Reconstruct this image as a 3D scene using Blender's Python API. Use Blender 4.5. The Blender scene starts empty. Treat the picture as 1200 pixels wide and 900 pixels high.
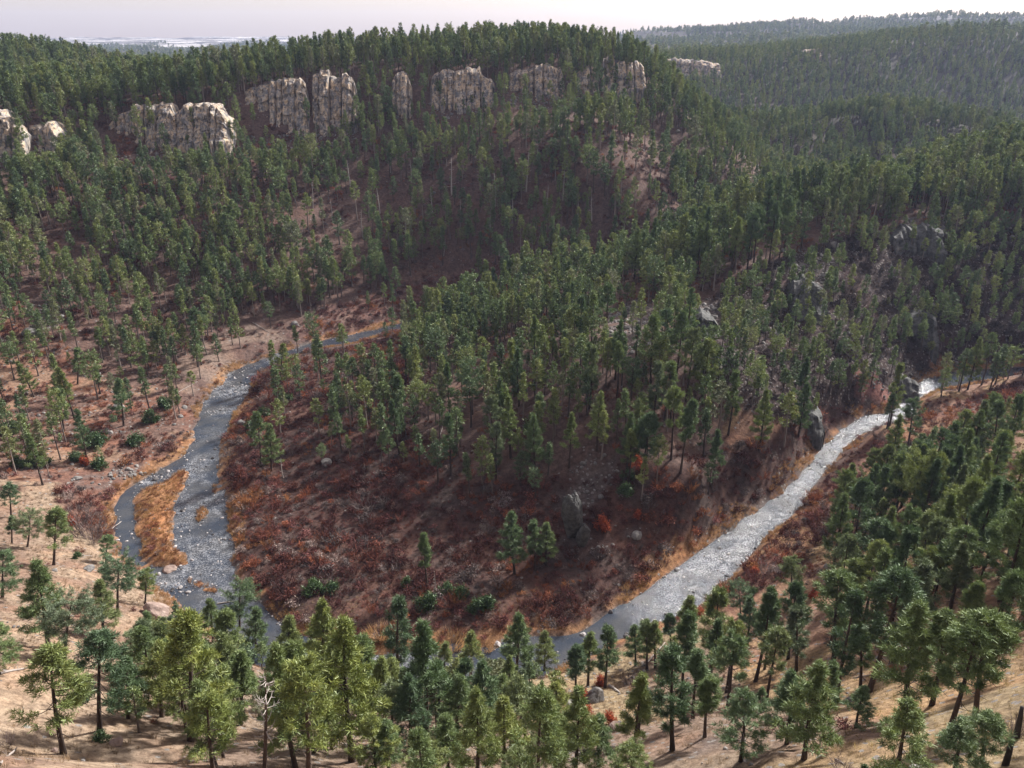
import bpy, math, random
import numpy as np
from mathutils import Vector

R = math.radians
rng = np.random.default_rng(7)
random.seed(7)
S = bpy.context.scene
COL = S.collection
RES = 1.0

# ------------------------------------------------------------------ camera
CAMZ = 110.0
PITCH = R(23.3)
F = 942.0
SP, CP = math.sin(PITCH), math.cos(PITCH)
cam = bpy.data.objects.new('camera', bpy.data.cameras.new('camera'))
COL.objects.link(cam)
cam.location = (0, 0, CAMZ)
cam.rotation_euler = (math.pi / 2 - PITCH, 0, 0)
cam.data.angle = 2 * math.atan(600 / F)
cam.data.clip_end = 60000
cam.data.clip_start = 1
S.camera = cam


def ray(u, v):
    a = (u - 600) / F
    c = (450 - v) / F
    return np.array([a, CP + c * SP, -SP + c * CP])


def T(u, v, t, dz=0.0):
    d = ray(u, v) * t
    return (d[0], d[1], CAMZ + d[2] - dz)


def Z(u, v, z):
    d = ray(u, v)
    t = (z - CAMZ) / d[2]
    return (d[0] * t, d[1] * t, z)


def proj(x, y, z):
    dz = z - CAMZ
    dep = y * CP - dz * SP
    up = y * SP + dz * CP
    dep = np.where(dep > 1, dep, 1)
    return 600 + F * x / dep, 450 - F * up / dep, dep


# ------------------------------------------------------------------ noise
def _h(ix, iy, seed):
    n = (ix * 374761393 + iy * 668265263 + seed * 974711) & 0xFFFFFFFF
    n = ((n ^ (n >> 13)) * 1274126177) & 0xFFFFFFFF
    return ((n ^ (n >> 16)) & 0xFFFF) / 65535.0


def vnoise(x, y, seed=0):
    ix = np.floor(x).astype(np.int64); iy = np.floor(y).astype(np.int64)
    fx = x - ix; fy = y - iy
    fx = fx * fx * (3 - 2 * fx); fy = fy * fy * (3 - 2 * fy)
    a = _h(ix, iy, seed); b = _h(ix + 1, iy, seed); c = _h(ix, iy + 1, seed); d = _h(ix + 1, iy + 1, seed)
    return (a * (1 - fx) + b * fx) * (1 - fy) + (c * (1 - fx) + d * fx) * fy * 1.0


def fbm(x, y, seed=0, o=4):
    s = 0; a = 1; t = 0
    for i in range(o):
        s = s + a * vnoise(x * 2 ** i + 17.3 * i, y * 2 ** i - 9.1 * i, seed + i); t += a; a *= .5
    return s / t


def sstep(a, b, x):
    t = np.clip((x - a) / (b - a), 0, 1)
    return t * t * (3 - 2 * t)


def pip(x, y, poly):
    inside = np.zeros(np.shape(x), bool)
    n = len(poly)
    for i in range(n):
        x0, y0 = poly[i]; x1, y1 = poly[(i + 1) % n]
        if y0 == y1: continue
        c = ((y0 > y) != (y1 > y)) & (x < (x1 - x0) * (y - y0) / (y1 - y0) + x0)
        inside ^= c
    return inside


def pdist(x, y, poly, closed=True):
    d = np.full(np.shape(x), 1e18)
    n = len(poly)
    for i in range(n if closed else n - 1):
        x0, y0 = poly[i]; x1, y1 = poly[(i + 1) % n]
        dx, dy = x1 - x0, y1 - y0
        l = dx * dx + dy * dy + 1e-9
        t = np.clip(((x - x0) * dx + (y - y0) * dy) / l, 0, 1)
        d = np.minimum(d, (x - x0 - t * dx) ** 2 + (y - y0 - t * dy) ** 2)
    return np.sqrt(d)


# ------------------------------------------------------------------ river outline (pixels of the still water level z=0)
UP = [(1330, 425), (1200, 430), (1150, 432), (1110, 437), (1080, 446), (1062, 458), (1055, 470), (1050, 482), (1020, 487), (995, 495),
      (975, 512), (955, 535), (945, 549), (925, 570), (900, 590), (870, 610), (840, 630), (810, 655), (790, 668), (770, 680),
      (745, 700), (715, 718), (690, 735), (660, 745), (640, 750), (600, 753), (560, 756), (522, 757), (500, 764), (470, 768), (440, 768),
      (400, 762), (370, 752), (345, 742), (337, 738), (325, 725), (305, 705), (295, 690), (280, 680), (275, 655), (270, 630),
      (265, 600), (262, 575), (255, 550), (255, 535), (258, 520), (262, 510), (268, 500), (275, 487), (283, 470), (293, 457),
      (295, 445), (303, 439), (316, 432), (330, 423), (350, 414), (375, 409), (400, 405), (425, 399), (445, 393), (465, 389), (490, 381), (520, 369), (560, 358)]
LO = [(540, 352), (505, 364), (475, 377), (450, 384), (420, 391), (390, 396), (365, 402), (335, 411), (310, 421), (285, 429), (270, 437), (262, 447),
      (250, 459), (240, 470), (236, 485), (230, 505), (225, 520), (212, 538), (200, 545), (180, 556), (160, 567), (145, 576), (138, 585),
      (132, 600), (132, 620), (138, 640), (150, 655), (163, 664), (178, 678), (184, 687), (196, 698), (208, 708), (221, 720), (234, 725), (250, 740), (272, 758),
      (300, 778), (340, 796), (390, 806), (440, 808), (480, 807), (540, 802), (600, 797), (640, 790), (658, 783), (680, 774), (700, 765), (725, 753), (740, 745),
      (770, 735), (800, 720), (822, 704), (840, 689), (858, 674), (871, 660), (887, 641), (907, 621), (929, 602), (946, 580), (962, 560),
      (977, 540), (993, 520), (1010, 507), (1040, 503), (1060, 498), (1074, 488), (1072, 476), (1085, 462), (1105, 457), (1130, 452), (1160, 446), (1200, 442), (1330, 436)]
ISL = [[(158, 582), (155, 600), (158, 620), (165, 645), (172, 660), (192, 667), (222, 665), (215, 650), (206, 635), (201, 615), (203, 590), (215, 570), (224, 554), (208, 552), (190, 567), (172, 573)],
       [(226, 600), (231, 592), (240, 594), (244, 606), (236, 613), (228, 610)],
       [(222, 675), (235, 679), (250, 687), (260, 695), (252, 698), (236, 689), (224, 681)],
       [(247, 575), (252, 566), (256, 575), (252, 582)]]


def smooth_poly(p, it=2, closed=True):
    p = np.array(p, float)
    for _ in range(it):
        q = np.roll(p, -1, 0)
        a = p * .75 + q * .25; b = p * .25 + q * .75
        p = np.empty((2 * len(a), 2)); p[0::2] = a; p[1::2] = b
    return p


def to_world(pl, z=0.0):
    return [Z(u, v, z)[:2] for u, v in pl]


RIV = [tuple(p) for p in smooth_poly(to_world(UP + LO), 1)]
ISLW = [[tuple(p) for p in smooth_poly(to_world(q), 1)] for q in ISL]


def river_sdf(x, y):
    """metres to the water's edge, negative in the water"""
    x = np.asarray(x, float); y = np.asarray(y, float)
    out = np.full(x.shape, 60.0)
    m = (y > 85) & (y < 400) & (x > -170) & (x < 290)
    if m.any():
        xs = x[m] + (fbm(x[m] / 5, y[m] / 5, 91, 3) - .5) * 3.0
        ys = y[m] + (fbm(x[m] / 5, y[m] / 5, 95, 3) - .5) * 3.0
        ins = pip(xs, ys, RIV)
        d = pdist(xs, ys, RIV)
        s = np.where(ins, -d, d)
        for q in ISLW:
            i2 = pip(xs, ys, q); d2 = pdist(xs, ys, q)
            s = np.where(i2, d2, np.where(s < 0, np.maximum(s, -d2), s))
        out[m] = np.minimum(s, 60)
    return out


# ------------------------------------------------------------------ terrain control points
CP_ = []
def C(*a): CP_.append(a)
for u, v, z in [(380, 700, 2), (450, 650, 3), (550, 700, 2.5), (330, 600, 2.5), (400, 560, 4), (600, 720, 2), (700, 670, 2.5), (350, 520, 4), (450, 540, 6),
                (550, 600, 5), (650, 650, 4), (760, 620, 6), (320, 480, 3), (350, 440, 2.5), (420, 435, 4), (850, 560, 7),
                (550, 520, 10), (650, 560, 11), (500, 450, 9), (600, 450, 14), (700, 500, 20), (800, 540, 18), (750, 430, 27), (650, 390, 20), (850, 400, 30), (900, 480, 18),
                (950, 500, 9), (950, 350, 27), (1000, 350, 25), (1000, 280, 38), (1000, 420, 14), (1080, 265, 40), (1080, 350, 20), (1080, 410, 8), (1190, 300, 30),
                (1190, 380, 12), (1190, 220, 48), (520, 400, 7), (470, 410, 4),
                (580, 325, 13), (600, 280, 27), (600, 220, 45), (600, 170, 62), (550, 340, 7), (450, 340, 8), (450, 280, 24), (450, 220, 42), (420, 170, 60), (300, 380, 6), (300, 330, 17),
                (300, 280, 30), (300, 220, 46), (150, 380, 14), (150, 330, 22), (150, 280, 34), (150, 220, 50), (150, 430, 7), (20, 450, 10), (20, 400, 17), (20, 340, 27), (20, 280, 38),
                (20, 220, 50), (-150, 280, 42), (-150, 400, 20), (-150, 520, 14), (720, 160, 66), (720, 210, 50),
                (100, 530, 3), (180, 520, 2), (60, 500, 6), (100, 465, 6), (190, 470, 3), (20, 560, 9), (60, 580, 7), (100, 600, 3), (118, 640, 4.5), (150, 700, 9), (60, 660, 16), (60, 700, 25),
                (60, 760, 36), (70, 880, 52), (150, 760, 24), (150, 860, 47), (220, 865, 46), (250, 800, 22), (310, 900, 48), (400, 890, 41), (330, 820, 12), (460, 870, 31),
                (500, 865, 30), (560, 870, 28), (620, 880, 31), (700, 850, 25), (700, 800, 9), (700, 900, 37), (788, 880, 37), (800, 800, 15), (867, 890, 43), (943, 887, 47),
                (900, 780, 18), (1018, 810, 36), (1000, 850, 44), (1100, 840, 50), (1100, 900, 60), (1190, 870, 60), (1190, 750, 46), (1190, 650, 33), (1190, 560, 20), (1190, 500, 9),
                (1100, 700, 32), (1100, 600, 17), (1100, 530, 6), (1000, 650, 10), (1000, 720, 21), (930, 700, 9), (870, 720, 6), (950, 620, 2.5), (1020, 560, 2.5), (1150, 470, 2),
                (1320, 600, 30), (1320, 800, 60), (-120, 600, 18), (-120, 760, 50), (-60, 880, 66)]:
    C(*Z(u, v, z))
for p in [(13, 298, 16), (34, 318, 22), (90, 343, 37), (145, 363, 45), (227, 398, 55), (300, 430, 62), (50, 358, 8), (110, 400, 12), (170, 450, 18), (250, 510, 26), (350, 560, 32), (420, 460, 66),
          (0, 12, 84), (-30, 12, 84), (30, 12, 84), (0, 3, 103), (0, 32, 68), (-25, 30, 70), (28, 28, 72), (-60, 10, 90), (60, 10, 90), (300, 300, 20), (290, 200, 45)]:
    C(*p)
for u, vt, vb, t in [(-60, 150, 190, 352), (0, 142, 182, 362), (60, 152, 184, 372), (100, 150, 182, 380), (190, 130, 180, 392), (260, 124, 165, 402), (345, 95, 158, 417), (410, 93, 150, 425), (470, 90, 140, 430),
                     (540, 85, 130, 434), (630, 80, 116, 440), (690, 78, 108, 446), (740, 74, 106, 450)]:
    C(*T(u, vb, t - 3)); C(*T(u, vt - 2, t + 4))
for a in [(0, 100, 460), (60, 100, 460), (130, 95, 470), (220, 93, 480), (330, 82, 500), (430, 64, 490), (560, 50, 490), (680, 48, 490)]:
    C(*T(*a, 10))
for a in [(0, 42, 560), (60, 46, 600), (130, 56, 620), (200, 68, 620), (250, 78, 600), (330, 77, 560), (380, 66, 550), (430, 56, 545), (500, 49, 545), (560, 43, 545), (690, 40, 530), (725, 55, 500)]:
    C(*T(*a, 16))
for a in [(0, 80, 800), (150, 90, 800), (300, 90, 800), (450, 90, 780), (600, 95, 780), (700, 100, 760)]:
    C(*T(*a, 8))
for a in [(800, 130, 452), (830, 155, 455), (870, 180, 455), (890, 195, 470), (790, 170, 430), (840, 200, 425)]:
    C(*T(*a, 2))
for a in [(900, 162, 560), (950, 142, 590), (1000, 128, 600), (1050, 122, 605), (1130, 130, 610), (1200, 150, 600), (1300, 170, 600)]:
    C(*T(*a, 6))
for a in [(900, 200, 520), (1000, 190, 550), (1100, 178, 560), (1200, 185, 560), (780, 150, 720), (860, 160, 760), (950, 155, 800), (1050, 155, 830), (1200, 155, 860), (1350, 150, 880)]:
    C(*T(*a, 2))
for a in [(760, 80, 830), (800, 77, 830), (900, 70, 870), (1000, 60, 910), (1100, 50, 950), (1200, 37, 980), (1350, 20, 1000), (800, 108, 790), (900, 112, 830), (1000, 110, 865), (1100, 105, 900), (1200, 98, 930), (1350, 90, 950)]:
    C(*T(*a, 7))
for a in [(700, 60, 1000), (760, 60, 1020), (850, 58, 1050), (920, 52, 1080), (1000, 42, 1100), (1100, 33, 1120), (1200, 23, 1130), (1350, 12, 1150)]:
    C(*T(*a, 14))
for a in [(800, 58, 1400), (950, 50, 1500), (1100, 45, 1600), (1300, 40, 1600), (650, 56, 1500)]:
    C(*T(*a, 8))
for a in [(680, 42, 2500), (740, 37, 2500), (800, 35, 2500), (860, 31, 2500), (940, 26, 2500), (1010, 20, 2500), (1070, 15, 2500), (1120, 17, 2500), (1180, 21, 2500), (1300, 24, 2500)]:
    C(*T(*a, 14))
for a in [(700, 48, 3600), (900, 45, 3600), (1100, 40, 3600), (1300, 40, 3600)]:
    C(*T(*a, 10))
for a in [(-100, 62, 2400), (30, 64, 2300), (150, 66, 2300), (290, 67, 2250), (400, 66, 2300), (550, 64, 2300), (100, 52, 4000), (290, 53, 4000), (450, 54, 4000), (600, 52, 4000), (-100, 50, 4000), (30, 80, 1300), (290, 82, 1300), (500, 80, 1300)]:
    C(*T(*a, 6))
for u in range(-150, 1400, 150):
    C(*T(u, 48.0, 4700)); C(*T(u, 44.5 - (1.5 if 200 < u < 420 else 0), 6300)); C(*T(u, 43.5, 12000))
cps = np.array(CP_)
# bank points
for q in (UP, LO):
    pass


def polar(x, y):
    r = np.sqrt(x * x + y * y)
    az = np.arctan2(x, np.maximum(y, 2.0))
    return az, np.log(np.maximum(r, 6.0))


KC = .035
_pa, _pl = polar(cps[:, 0], cps[:, 1])
_D = np.sqrt((_pa[:, None] - _pa[None]) ** 2 + (_pl[:, None] - _pl[None]) ** 2 + KC ** 2)
_n = len(cps)
_A = np.zeros((_n + 1, _n + 1)); _A[:_n, :_n] = _D - np.eye(_n) * .012; _A[:_n, _n] = 1; _A[_n, :_n] = 1
_w = np.linalg.solve(_A, np.append(cps[:, 2], 0))


def base_h(x, y):
    sh = np.shape(x)
    x = np.ravel(x).astype(float); y = np.ravel(y).astype(float)
    out = np.empty(len(x))
    for i in range(0, len(x), 40000):
        a, l = polar(x[i:i + 40000], y[i:i + 40000])
        d = np.sqrt((a[:, None] - _pa[None]) ** 2 + (l[:, None] - _pl[None]) ** 2 + KC ** 2)
        out[i:i + 40000] = d @ _w[:_n] + _w[_n]
    return out.reshape(sh)


def H(x, y, sd=None):
    x = np.asarray(x, float); y = np.asarray(y, float)
    if sd is None: sd = river_sdf(x, y)
    r = np.sqrt(x * x + y * y)
    b = base_h(x, y)
    near = sstep(60, 6, sd)
    b = b * (1 - near) + np.maximum(b, 1.6) * near
    amp = 1.0 + np.minimum(r, 3000) / 260
    hill = sstep(2, 30, b) * .8 + .2
    nz = (fbm(x / 26, y / 26, 3, 4) - .5) * 4.5 * hill * sstep(0, 14, sd) + (fbm(x / 4, y / 4, 33, 3) - .5) * .9 * hill * sstep(700, 300, r)
    nz = nz + sstep(500, 900, r) * (fbm(x / 140, y / 140, 13, 3) - .5) * np.minimum(r, 2500) * .018
    z = b + nz * np.where(r < 60, .3, 1)
    s = sstep(0, 9, sd)
    lip = .12 + .55 * sstep(0, 1.6, sd)
    zo = lip * (1 - s) + np.maximum(z, .8) * s
    zi = -.25 - 1.1 * sstep(0, -4, sd)
    z2 = np.where(sd < 0, zi, zo)
    return np.where(sd < 55, z2, z)


def ray_hit(u, v, n=420):
    """ground point seen at each pixel"""
    u = np.atleast_1d(np.asarray(u, float)); v = np.atleast_1d(np.asarray(v, float))
    dx = (u - 600) / F; c = (450 - v) / F
    dy = CP + c * SP; dz = -SP + c * CP
    ts = np.exp(np.linspace(math.log(38), math.log(1500), n))
    hit = np.full(len(u), np.nan)
    X = dx[:, None] * ts; Y = dy[:, None] * ts
    D = CAMZ + dz[:, None] * ts - H(X, Y)
    for i in range(len(u)):
        k = np.argmax(D[i] < 0)
        if D[i, k] < 0:
            k = max(k, 1)
            f = D[i, k - 1] / (D[i, k - 1] - D[i, k] + 1e-9)
            hit[i] = ts[k - 1] + (ts[k] - ts[k - 1]) * f
        else:
            hit[i] = ts[-1]
    x = dx * hit; y = dy * hit
    return x, y, H(x, y), hit


# ------------------------------------------------------------------ materials
def newmat(name):
    m = bpy.data.materials.new(name); m.use_nodes = True
    nt = m.node_tree; nt.nodes.clear()
    out = nt.nodes.new('ShaderNodeOutputMaterial')
    return m, nt, out


class N:
    def __init__(s, nt): s.nt = nt
    def __call__(s, t, ins=None, **kw):
        n = s.nt.nodes.new(t)
        for k, v in kw.items(): setattr(n, k, v)
        for k, v in (ins or {}).items():
            if isinstance(v, bpy.types.NodeSocket): s.nt.links.new(v, n.inputs[k])
            else: n.inputs[k].default_value = v
        return n
    def mix(s, fac, a, b, blend='MIX'):
        n = s.nt.nodes.new('ShaderNodeMix'); n.data_type = 'RGBA'; n.blend_type = blend
        for sock, v in ((n.inputs[0], fac), (n.inputs[6], a), (n.inputs[7], b)):
            if isinstance(v, bpy.types.NodeSocket): s.nt.links.new(v, sock)
            else: sock.default_value = v if not isinstance(v, tuple) or len(v) == 4 else (*v, 1)
        return n.outputs[2]
    def ramp(s, fac, stops):
        n = s.nt.nodes.new('ShaderNodeValToRGB')
        while len(n.color_ramp.elements) < len(stops): n.color_ramp.elements.new(.5)
        for e, (p, c) in zip(n.color_ramp.elements, stops):
            e.position = p; e.color = (*c, 1) if len(c) == 3 else c
        s.nt.links.new(fac, n.inputs[0]); return n.outputs[0]
    def math(s, op, a, b=0.0, c=0.0, clamp=False):
        n = s.nt.nodes.new('ShaderNodeMath'); n.operation = op; n.use_clamp = clamp
        for i, v in enumerate((a, b, c)):
            if isinstance(v, bpy.types.NodeSocket): s.nt.links.new(v, n.inputs[i])
            else: n.inputs[i].default_value = v
        return n.outputs[0]
    def noise(s, scale, detail=4, rough=.6, vec=None):
        n = s.nt.nodes.new('ShaderNodeTexNoise'); n.inputs['Scale'].default_value = scale; n.inputs['Detail'].default_value = detail; n.inputs['Roughness'].default_value = rough
        if vec is not None: s.nt.links.new(vec, n.inputs['Vector'])
        return n.outputs[0]


def mat_foliage(name, stops, trans=.14):
    m, nt, out = newmat(name); n = N(nt)
    oi = n('ShaderNodeObjectInfo'); at = n('ShaderNodeAttribute', attribute_name='tint')
    col = n.ramp(oi.outputs['Random'], stops)
    v = n.math('MULTIPLY_ADD', at.outputs['Fac'], .9, .55)
    hs = n('ShaderNodeHueSaturation', {'Value': v, 'Color': col})
    hu = n.math('MULTIPLY_ADD', at.outputs['Fac'], -.03, .515)
    nt.links.new(hu, hs.inputs['Hue'])
    d = n('ShaderNodeBsdfDiffuse', {'Color': hs.outputs[0]})
    t = n('ShaderNodeBsdfTranslucent', {'Color': n.mix(1, hs.outputs[0], (1.2, 1.25, .7, 1), 'MULTIPLY')})
    g = n('ShaderNodeBsdfGlossy', {'Color': (.55, .6, .5, 1), 'Roughness': .5})
    m1 = n('ShaderNodeMixShader', {0: trans, 1: d.outputs[0], 2: t.outputs[0]})
    m2 = n('ShaderNodeMixShader', {0: .06, 1: m1.outputs[0], 2: g.outputs[0]})
    nt.links.new(m2.outputs[0], out.inputs[0]); return m


def mat_simple(name, stops, scale=3.0, rough=.9, rnd=.0, stretch=(1, 1, 1), bump=0.0):
    m, nt, out = newmat(name); n = N(nt)
    tc = n('ShaderNodeTexCoord'); mp = n('ShaderNodeMapping', {'Vector': tc.outputs['Object'], 'Scale': stretch})
    f = n.noise(scale, 5, .65, mp.outputs[0])
    if rnd:
        oi = n('ShaderNodeObjectInfo')
        f = n.math('ADD', n.math('MULTIPLY', f, 1 - rnd), n.math('MULTIPLY', oi.outputs['Random'], rnd))
    c = n.ramp(f, stops)
    p = n('ShaderNodeBsdfPrincipled', {'Base Color': c, 'Roughness': rough, 'Specular IOR Level': .2})
    if bump:
        b = n('ShaderNodeBump', {'Strength': bump, 'Distance': .3, 'Height': f}); nt.links.new(b.outputs[0], p.inputs['Normal'])
    nt.links.new(p.outputs[0], out.inputs[0]); return m


M = {}
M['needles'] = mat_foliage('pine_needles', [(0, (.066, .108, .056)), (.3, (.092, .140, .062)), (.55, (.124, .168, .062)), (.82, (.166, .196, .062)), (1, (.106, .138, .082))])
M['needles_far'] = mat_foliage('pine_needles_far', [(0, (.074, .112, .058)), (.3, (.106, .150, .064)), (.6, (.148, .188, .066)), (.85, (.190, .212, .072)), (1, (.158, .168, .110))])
M['needles_gold'] = mat_foliage('pine_needles_yellow', [(0, (.150, .182, .048)), (1, (.190, .212, .056))])
M['juniper'] = mat_foliage('juniper_leaves', [(0, (.035, .070, .026)), (1, (.05, .09, .03))])
M['bark'] = mat_simple('pine_bark', [(.3, (.030, .022, .019)), (.55, (.060, .042, .034)), (.75, (.12, .085, .065))], 2.0, stretch=(3, 3, .6), rnd=.2)
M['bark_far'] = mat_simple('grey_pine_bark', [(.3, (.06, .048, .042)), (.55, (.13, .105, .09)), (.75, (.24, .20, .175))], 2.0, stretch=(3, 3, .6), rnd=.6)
M['deadwood'] = mat_simple('weathered_wood', [(.3, (.20, .17, .155)), (.6, (.38, .34, .31)), (.8, (.55, .51, .47))], 1.5, stretch=(4, 4, .5), rnd=.3)
M['charred'] = mat_simple('charred_wood', [(.3, (.02, .018, .018)), (.7, (.06, .05, .045))], 2)
M['boulder'] = mat_simple('grey_boulder', [(.25, (.07, .066, .064)), (.5, (.155, .146, .138)), (.72, (.29, .27, .25))], 1.3, rnd=.25, bump=.6)
M['pinkrock'] = mat_simple('pinkish_boulder', [(.25, (.12, .085, .07)), (.5, (.22, .16, .135)), (.75, (.32, .25, .215))], .8, bump=.6)
M['lichen'] = mat_simple('lichen_rock', [(.25, (.03, .03, .028)), (.46, (.075, .075, .072)), (.60, (.115, .115, .11)), (.72, (.09, .082, .078))], .9, bump=.9)
M['stone'] = mat_simple('river_stone', [(.2, (.045, .042, .042)), (.5, (.15, .14, .14)), (.85, (.42, .39, .38))], 2, rnd=.75)


def mat_cliff():
    m, nt, out = newmat('limestone_cliff'); n = N(nt)
    tc = n('ShaderNodeTexCoord')
    mv = n('ShaderNodeMapping', {'Vector': tc.outputs['Object'], 'Scale': (1, 1, .33)})
    mh = n('ShaderNodeMapping', {'Vector': tc.outputs['Object'], 'Scale': (.25, .25, 1.2)})
    a = n.noise(.22, 4, .6, tc.outputs['Object']); v = n.noise(.5, 5, .65, mv.outputs[0]); h = n.noise(.9, 4, .6, mh.outputs[0]); f = n.noise(2.2, 5, .7, tc.outputs['Object'])
    c = n.ramp(a, [(.28, (.24, .22, .205)), (.42, (.50, .43, .35)), (.54, (.58, .42, .27)), (.62, (.52, .46, .385)), (.80, (.34, .22, .14))])
    c = n.mix(n.ramp(v, [(.44, (0, 0, 0)), (.58, (1, 1, 1))]), c, (.20, .195, .20, 1))
    c = n.mix(n.math('MULTIPLY', n.ramp(h, [(.52, (0, 0, 0)), (.64, (1, 1, 1))]), .5), c, (.13, .11, .10, 1))
    c = n.mix(n.math('MULTIPLY', n.ramp(f, [(.54, (0, 0, 0)), (.72, (1, 1, 1))]), .4), c, (.42, .36, .29, 1))
    mk_ = n('ShaderNodeMapping', {'Vector': tc.outputs['Object'], 'Scale': (1, 1, .22)}); cr = n.noise(.95, 3, .55, mk_.outputs[0])
    c = n.mix(n.math('MULTIPLY', n.ramp(cr, [(.56, (0, 0, 0)), (.61, (1, 1, 1))]), .8), c, (.075, .068, .066, 1))
    p = n('ShaderNodeBsdfPrincipled', {'Base Color': c, 'Roughness': .95, 'Specular IOR Level': .1})
    hh = n.math('ADD', n.math('MULTIPLY', v, 1.2), n.math('MULTIPLY', f, .6))
    b = n('ShaderNodeBump', {'Strength': .9, 'Distance': .9, 'Height': hh}); nt.links.new(b.outputs[0], p.inputs['Normal'])
    nt.links.new(p.outputs[0], out.inputs[0]); return m


M['cliff'] = mat_cliff()


def mat_twigs(name, trans=.15):
    m, nt, out = newmat(name); n = N(nt)
    at = n('ShaderNodeAttribute', attribute_name='tint'); ic = n('ShaderNodeAttribute', attribute_name='tone', attribute_type='INSTANCER')
    hs = n('ShaderNodeHueSaturation', {'Value': n.math('MULTIPLY_ADD', at.outputs['Fac'], 1.0, .5), 'Color': ic.outputs['Color']})
    d = n('ShaderNodeBsdfDiffuse', {'Color': hs.outputs[0]}); t = n('ShaderNodeBsdfTranslucent', {'Color': hs.outputs[0]})
    mm = n('ShaderNodeMixShader', {0: trans, 1: d.outputs[0], 2: t.outputs[0]})
    nt.links.new(mm.outputs[0], out.inputs[0]); return m


M['twigs'] = mat_twigs('brush_twigs')
M['reeds'] = mat_twigs('dry_grass_blades', .35)
def mat_ownbush(name, col):
    m, nt, out = newmat(name); n = N(nt)
    at = n('ShaderNodeAttribute', attribute_name='tint')
    hs = n('ShaderNodeHueSaturation', {'Value': n.math('MULTIPLY_ADD', at.outputs['Fac'], 1.0, .5), 'Color': (*col, 1)})
    d = n('ShaderNodeBsdfDiffuse', {'Color': hs.outputs[0]}); t = n('ShaderNodeBsdfTranslucent', {'Color': hs.outputs[0]})
    mm = n('ShaderNodeMixShader', {0: .3, 1: d.outputs[0], 2: t.outputs[0]})
    nt.links.new(mm.outputs[0], out.inputs[0]); return m
M['redbush'] = mat_ownbush('rust_red_leaves', (.32, .085, .045))
M['greybush'] = mat_ownbush('grey_bare_twigs', (.15, .115, .105))


def mat_ground():
    m, nt, out = newmat('valley_ground'); n = N(nt)
    g = n('ShaderNodeNewGeometry'); at = n('ShaderNodeAttribute', attribute_name='zone'); mk = n('ShaderNodeAttribute', attribute_name='mask')
    sep = n('ShaderNodeSeparateColor', {0: mk.outputs['Color']})   # r rockiness, g snow field, b litter
    P = g.outputs['Position']
    f1 = n.noise(.9, 6, .7, P); f2 = n.noise(.12, 4, .6, P); f3 = n.noise(4.5, 3, .6, P)
    c = n.mix(n.ramp(f1, [(.35, (0, 0, 0)), (.68, (1, 1, 1))]), n.mix(1, at.outputs['Color'], (.52, .49, .48, 1), 'MULTIPLY'), n.mix(1, at.outputs['Color'], (1.38, 1.36, 1.32, 1), 'MULTIPLY'))
    c = n.mix(n.math('MULTIPLY', n.ramp(f3, [(.5, (0, 0, 0)), (.62, (1, 1, 1))]), .55), c, n.mix(1, c, (.5, .46, .44, 1), 'MULTIPLY'))
    c = n.mix(n.math('MULTIPLY', n.ramp(f2, [(.45, (0, 0, 0)), (.65, (1, 1, 1))]), .35), c, n.mix(1, c, (1.25, .95, .8, 1), 'MULTIPLY'))
    # loose stones
    vo = n('ShaderNodeTexVoronoi', {'Vector': P, 'Scale': .95}); 
    st = n.math('LESS_THAN', vo.outputs['Distance'], .33)
    hid = n('ShaderNodeSeparateColor', {0: vo.outputs['Color']})
    keep = n.math('LESS_THAN', hid.outputs[0], n.math('MULTIPLY', sep.outputs[0], .85))
    rock = n.ramp(f3, [(.3, (.08, .072, .068)), (.7, (.25, .225, .205))])
    c = n.mix(n.math('MULTIPLY', st, keep), c, rock)
    big = n.math('GREATER_THAN', n.math('ADD', sep.outputs[0], n.math('MULTIPLY', f1, .8)), 1.22)
    c = n.mix(n.math('MULTIPLY', big, .8), c, rock)
    mp = n('ShaderNodeMapping', {'Vector': P, 'Scale': (.0042, .0011, 1)})
    sn = n.noise(1.0, 4, .55, mp.outputs[0])
    c = n.mix(n.math('MULTIPLY', n.ramp(sn, [(.545, (0, 0, 0)), (.56, (1, 1, 1))]), sep.outputs[1]), c, (.62, .60, .60, 1))
    p = n('ShaderNodeBsdfPrincipled', {'Base Color': c, 'Roughness': .95, 'Specular IOR Level': .1})
    b = n('ShaderNodeBump', {'Strength': .6, 'Distance': .5, 'Height': n.math('ADD', f1, n.math('MULTIPLY', n.math('MULTIPLY', st, keep), .5))})
    nt.links.new(b.outputs[0], p.inputs['Normal'])
    nt.links.new(p.outputs[0], out.inputs[0]); return m


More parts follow.
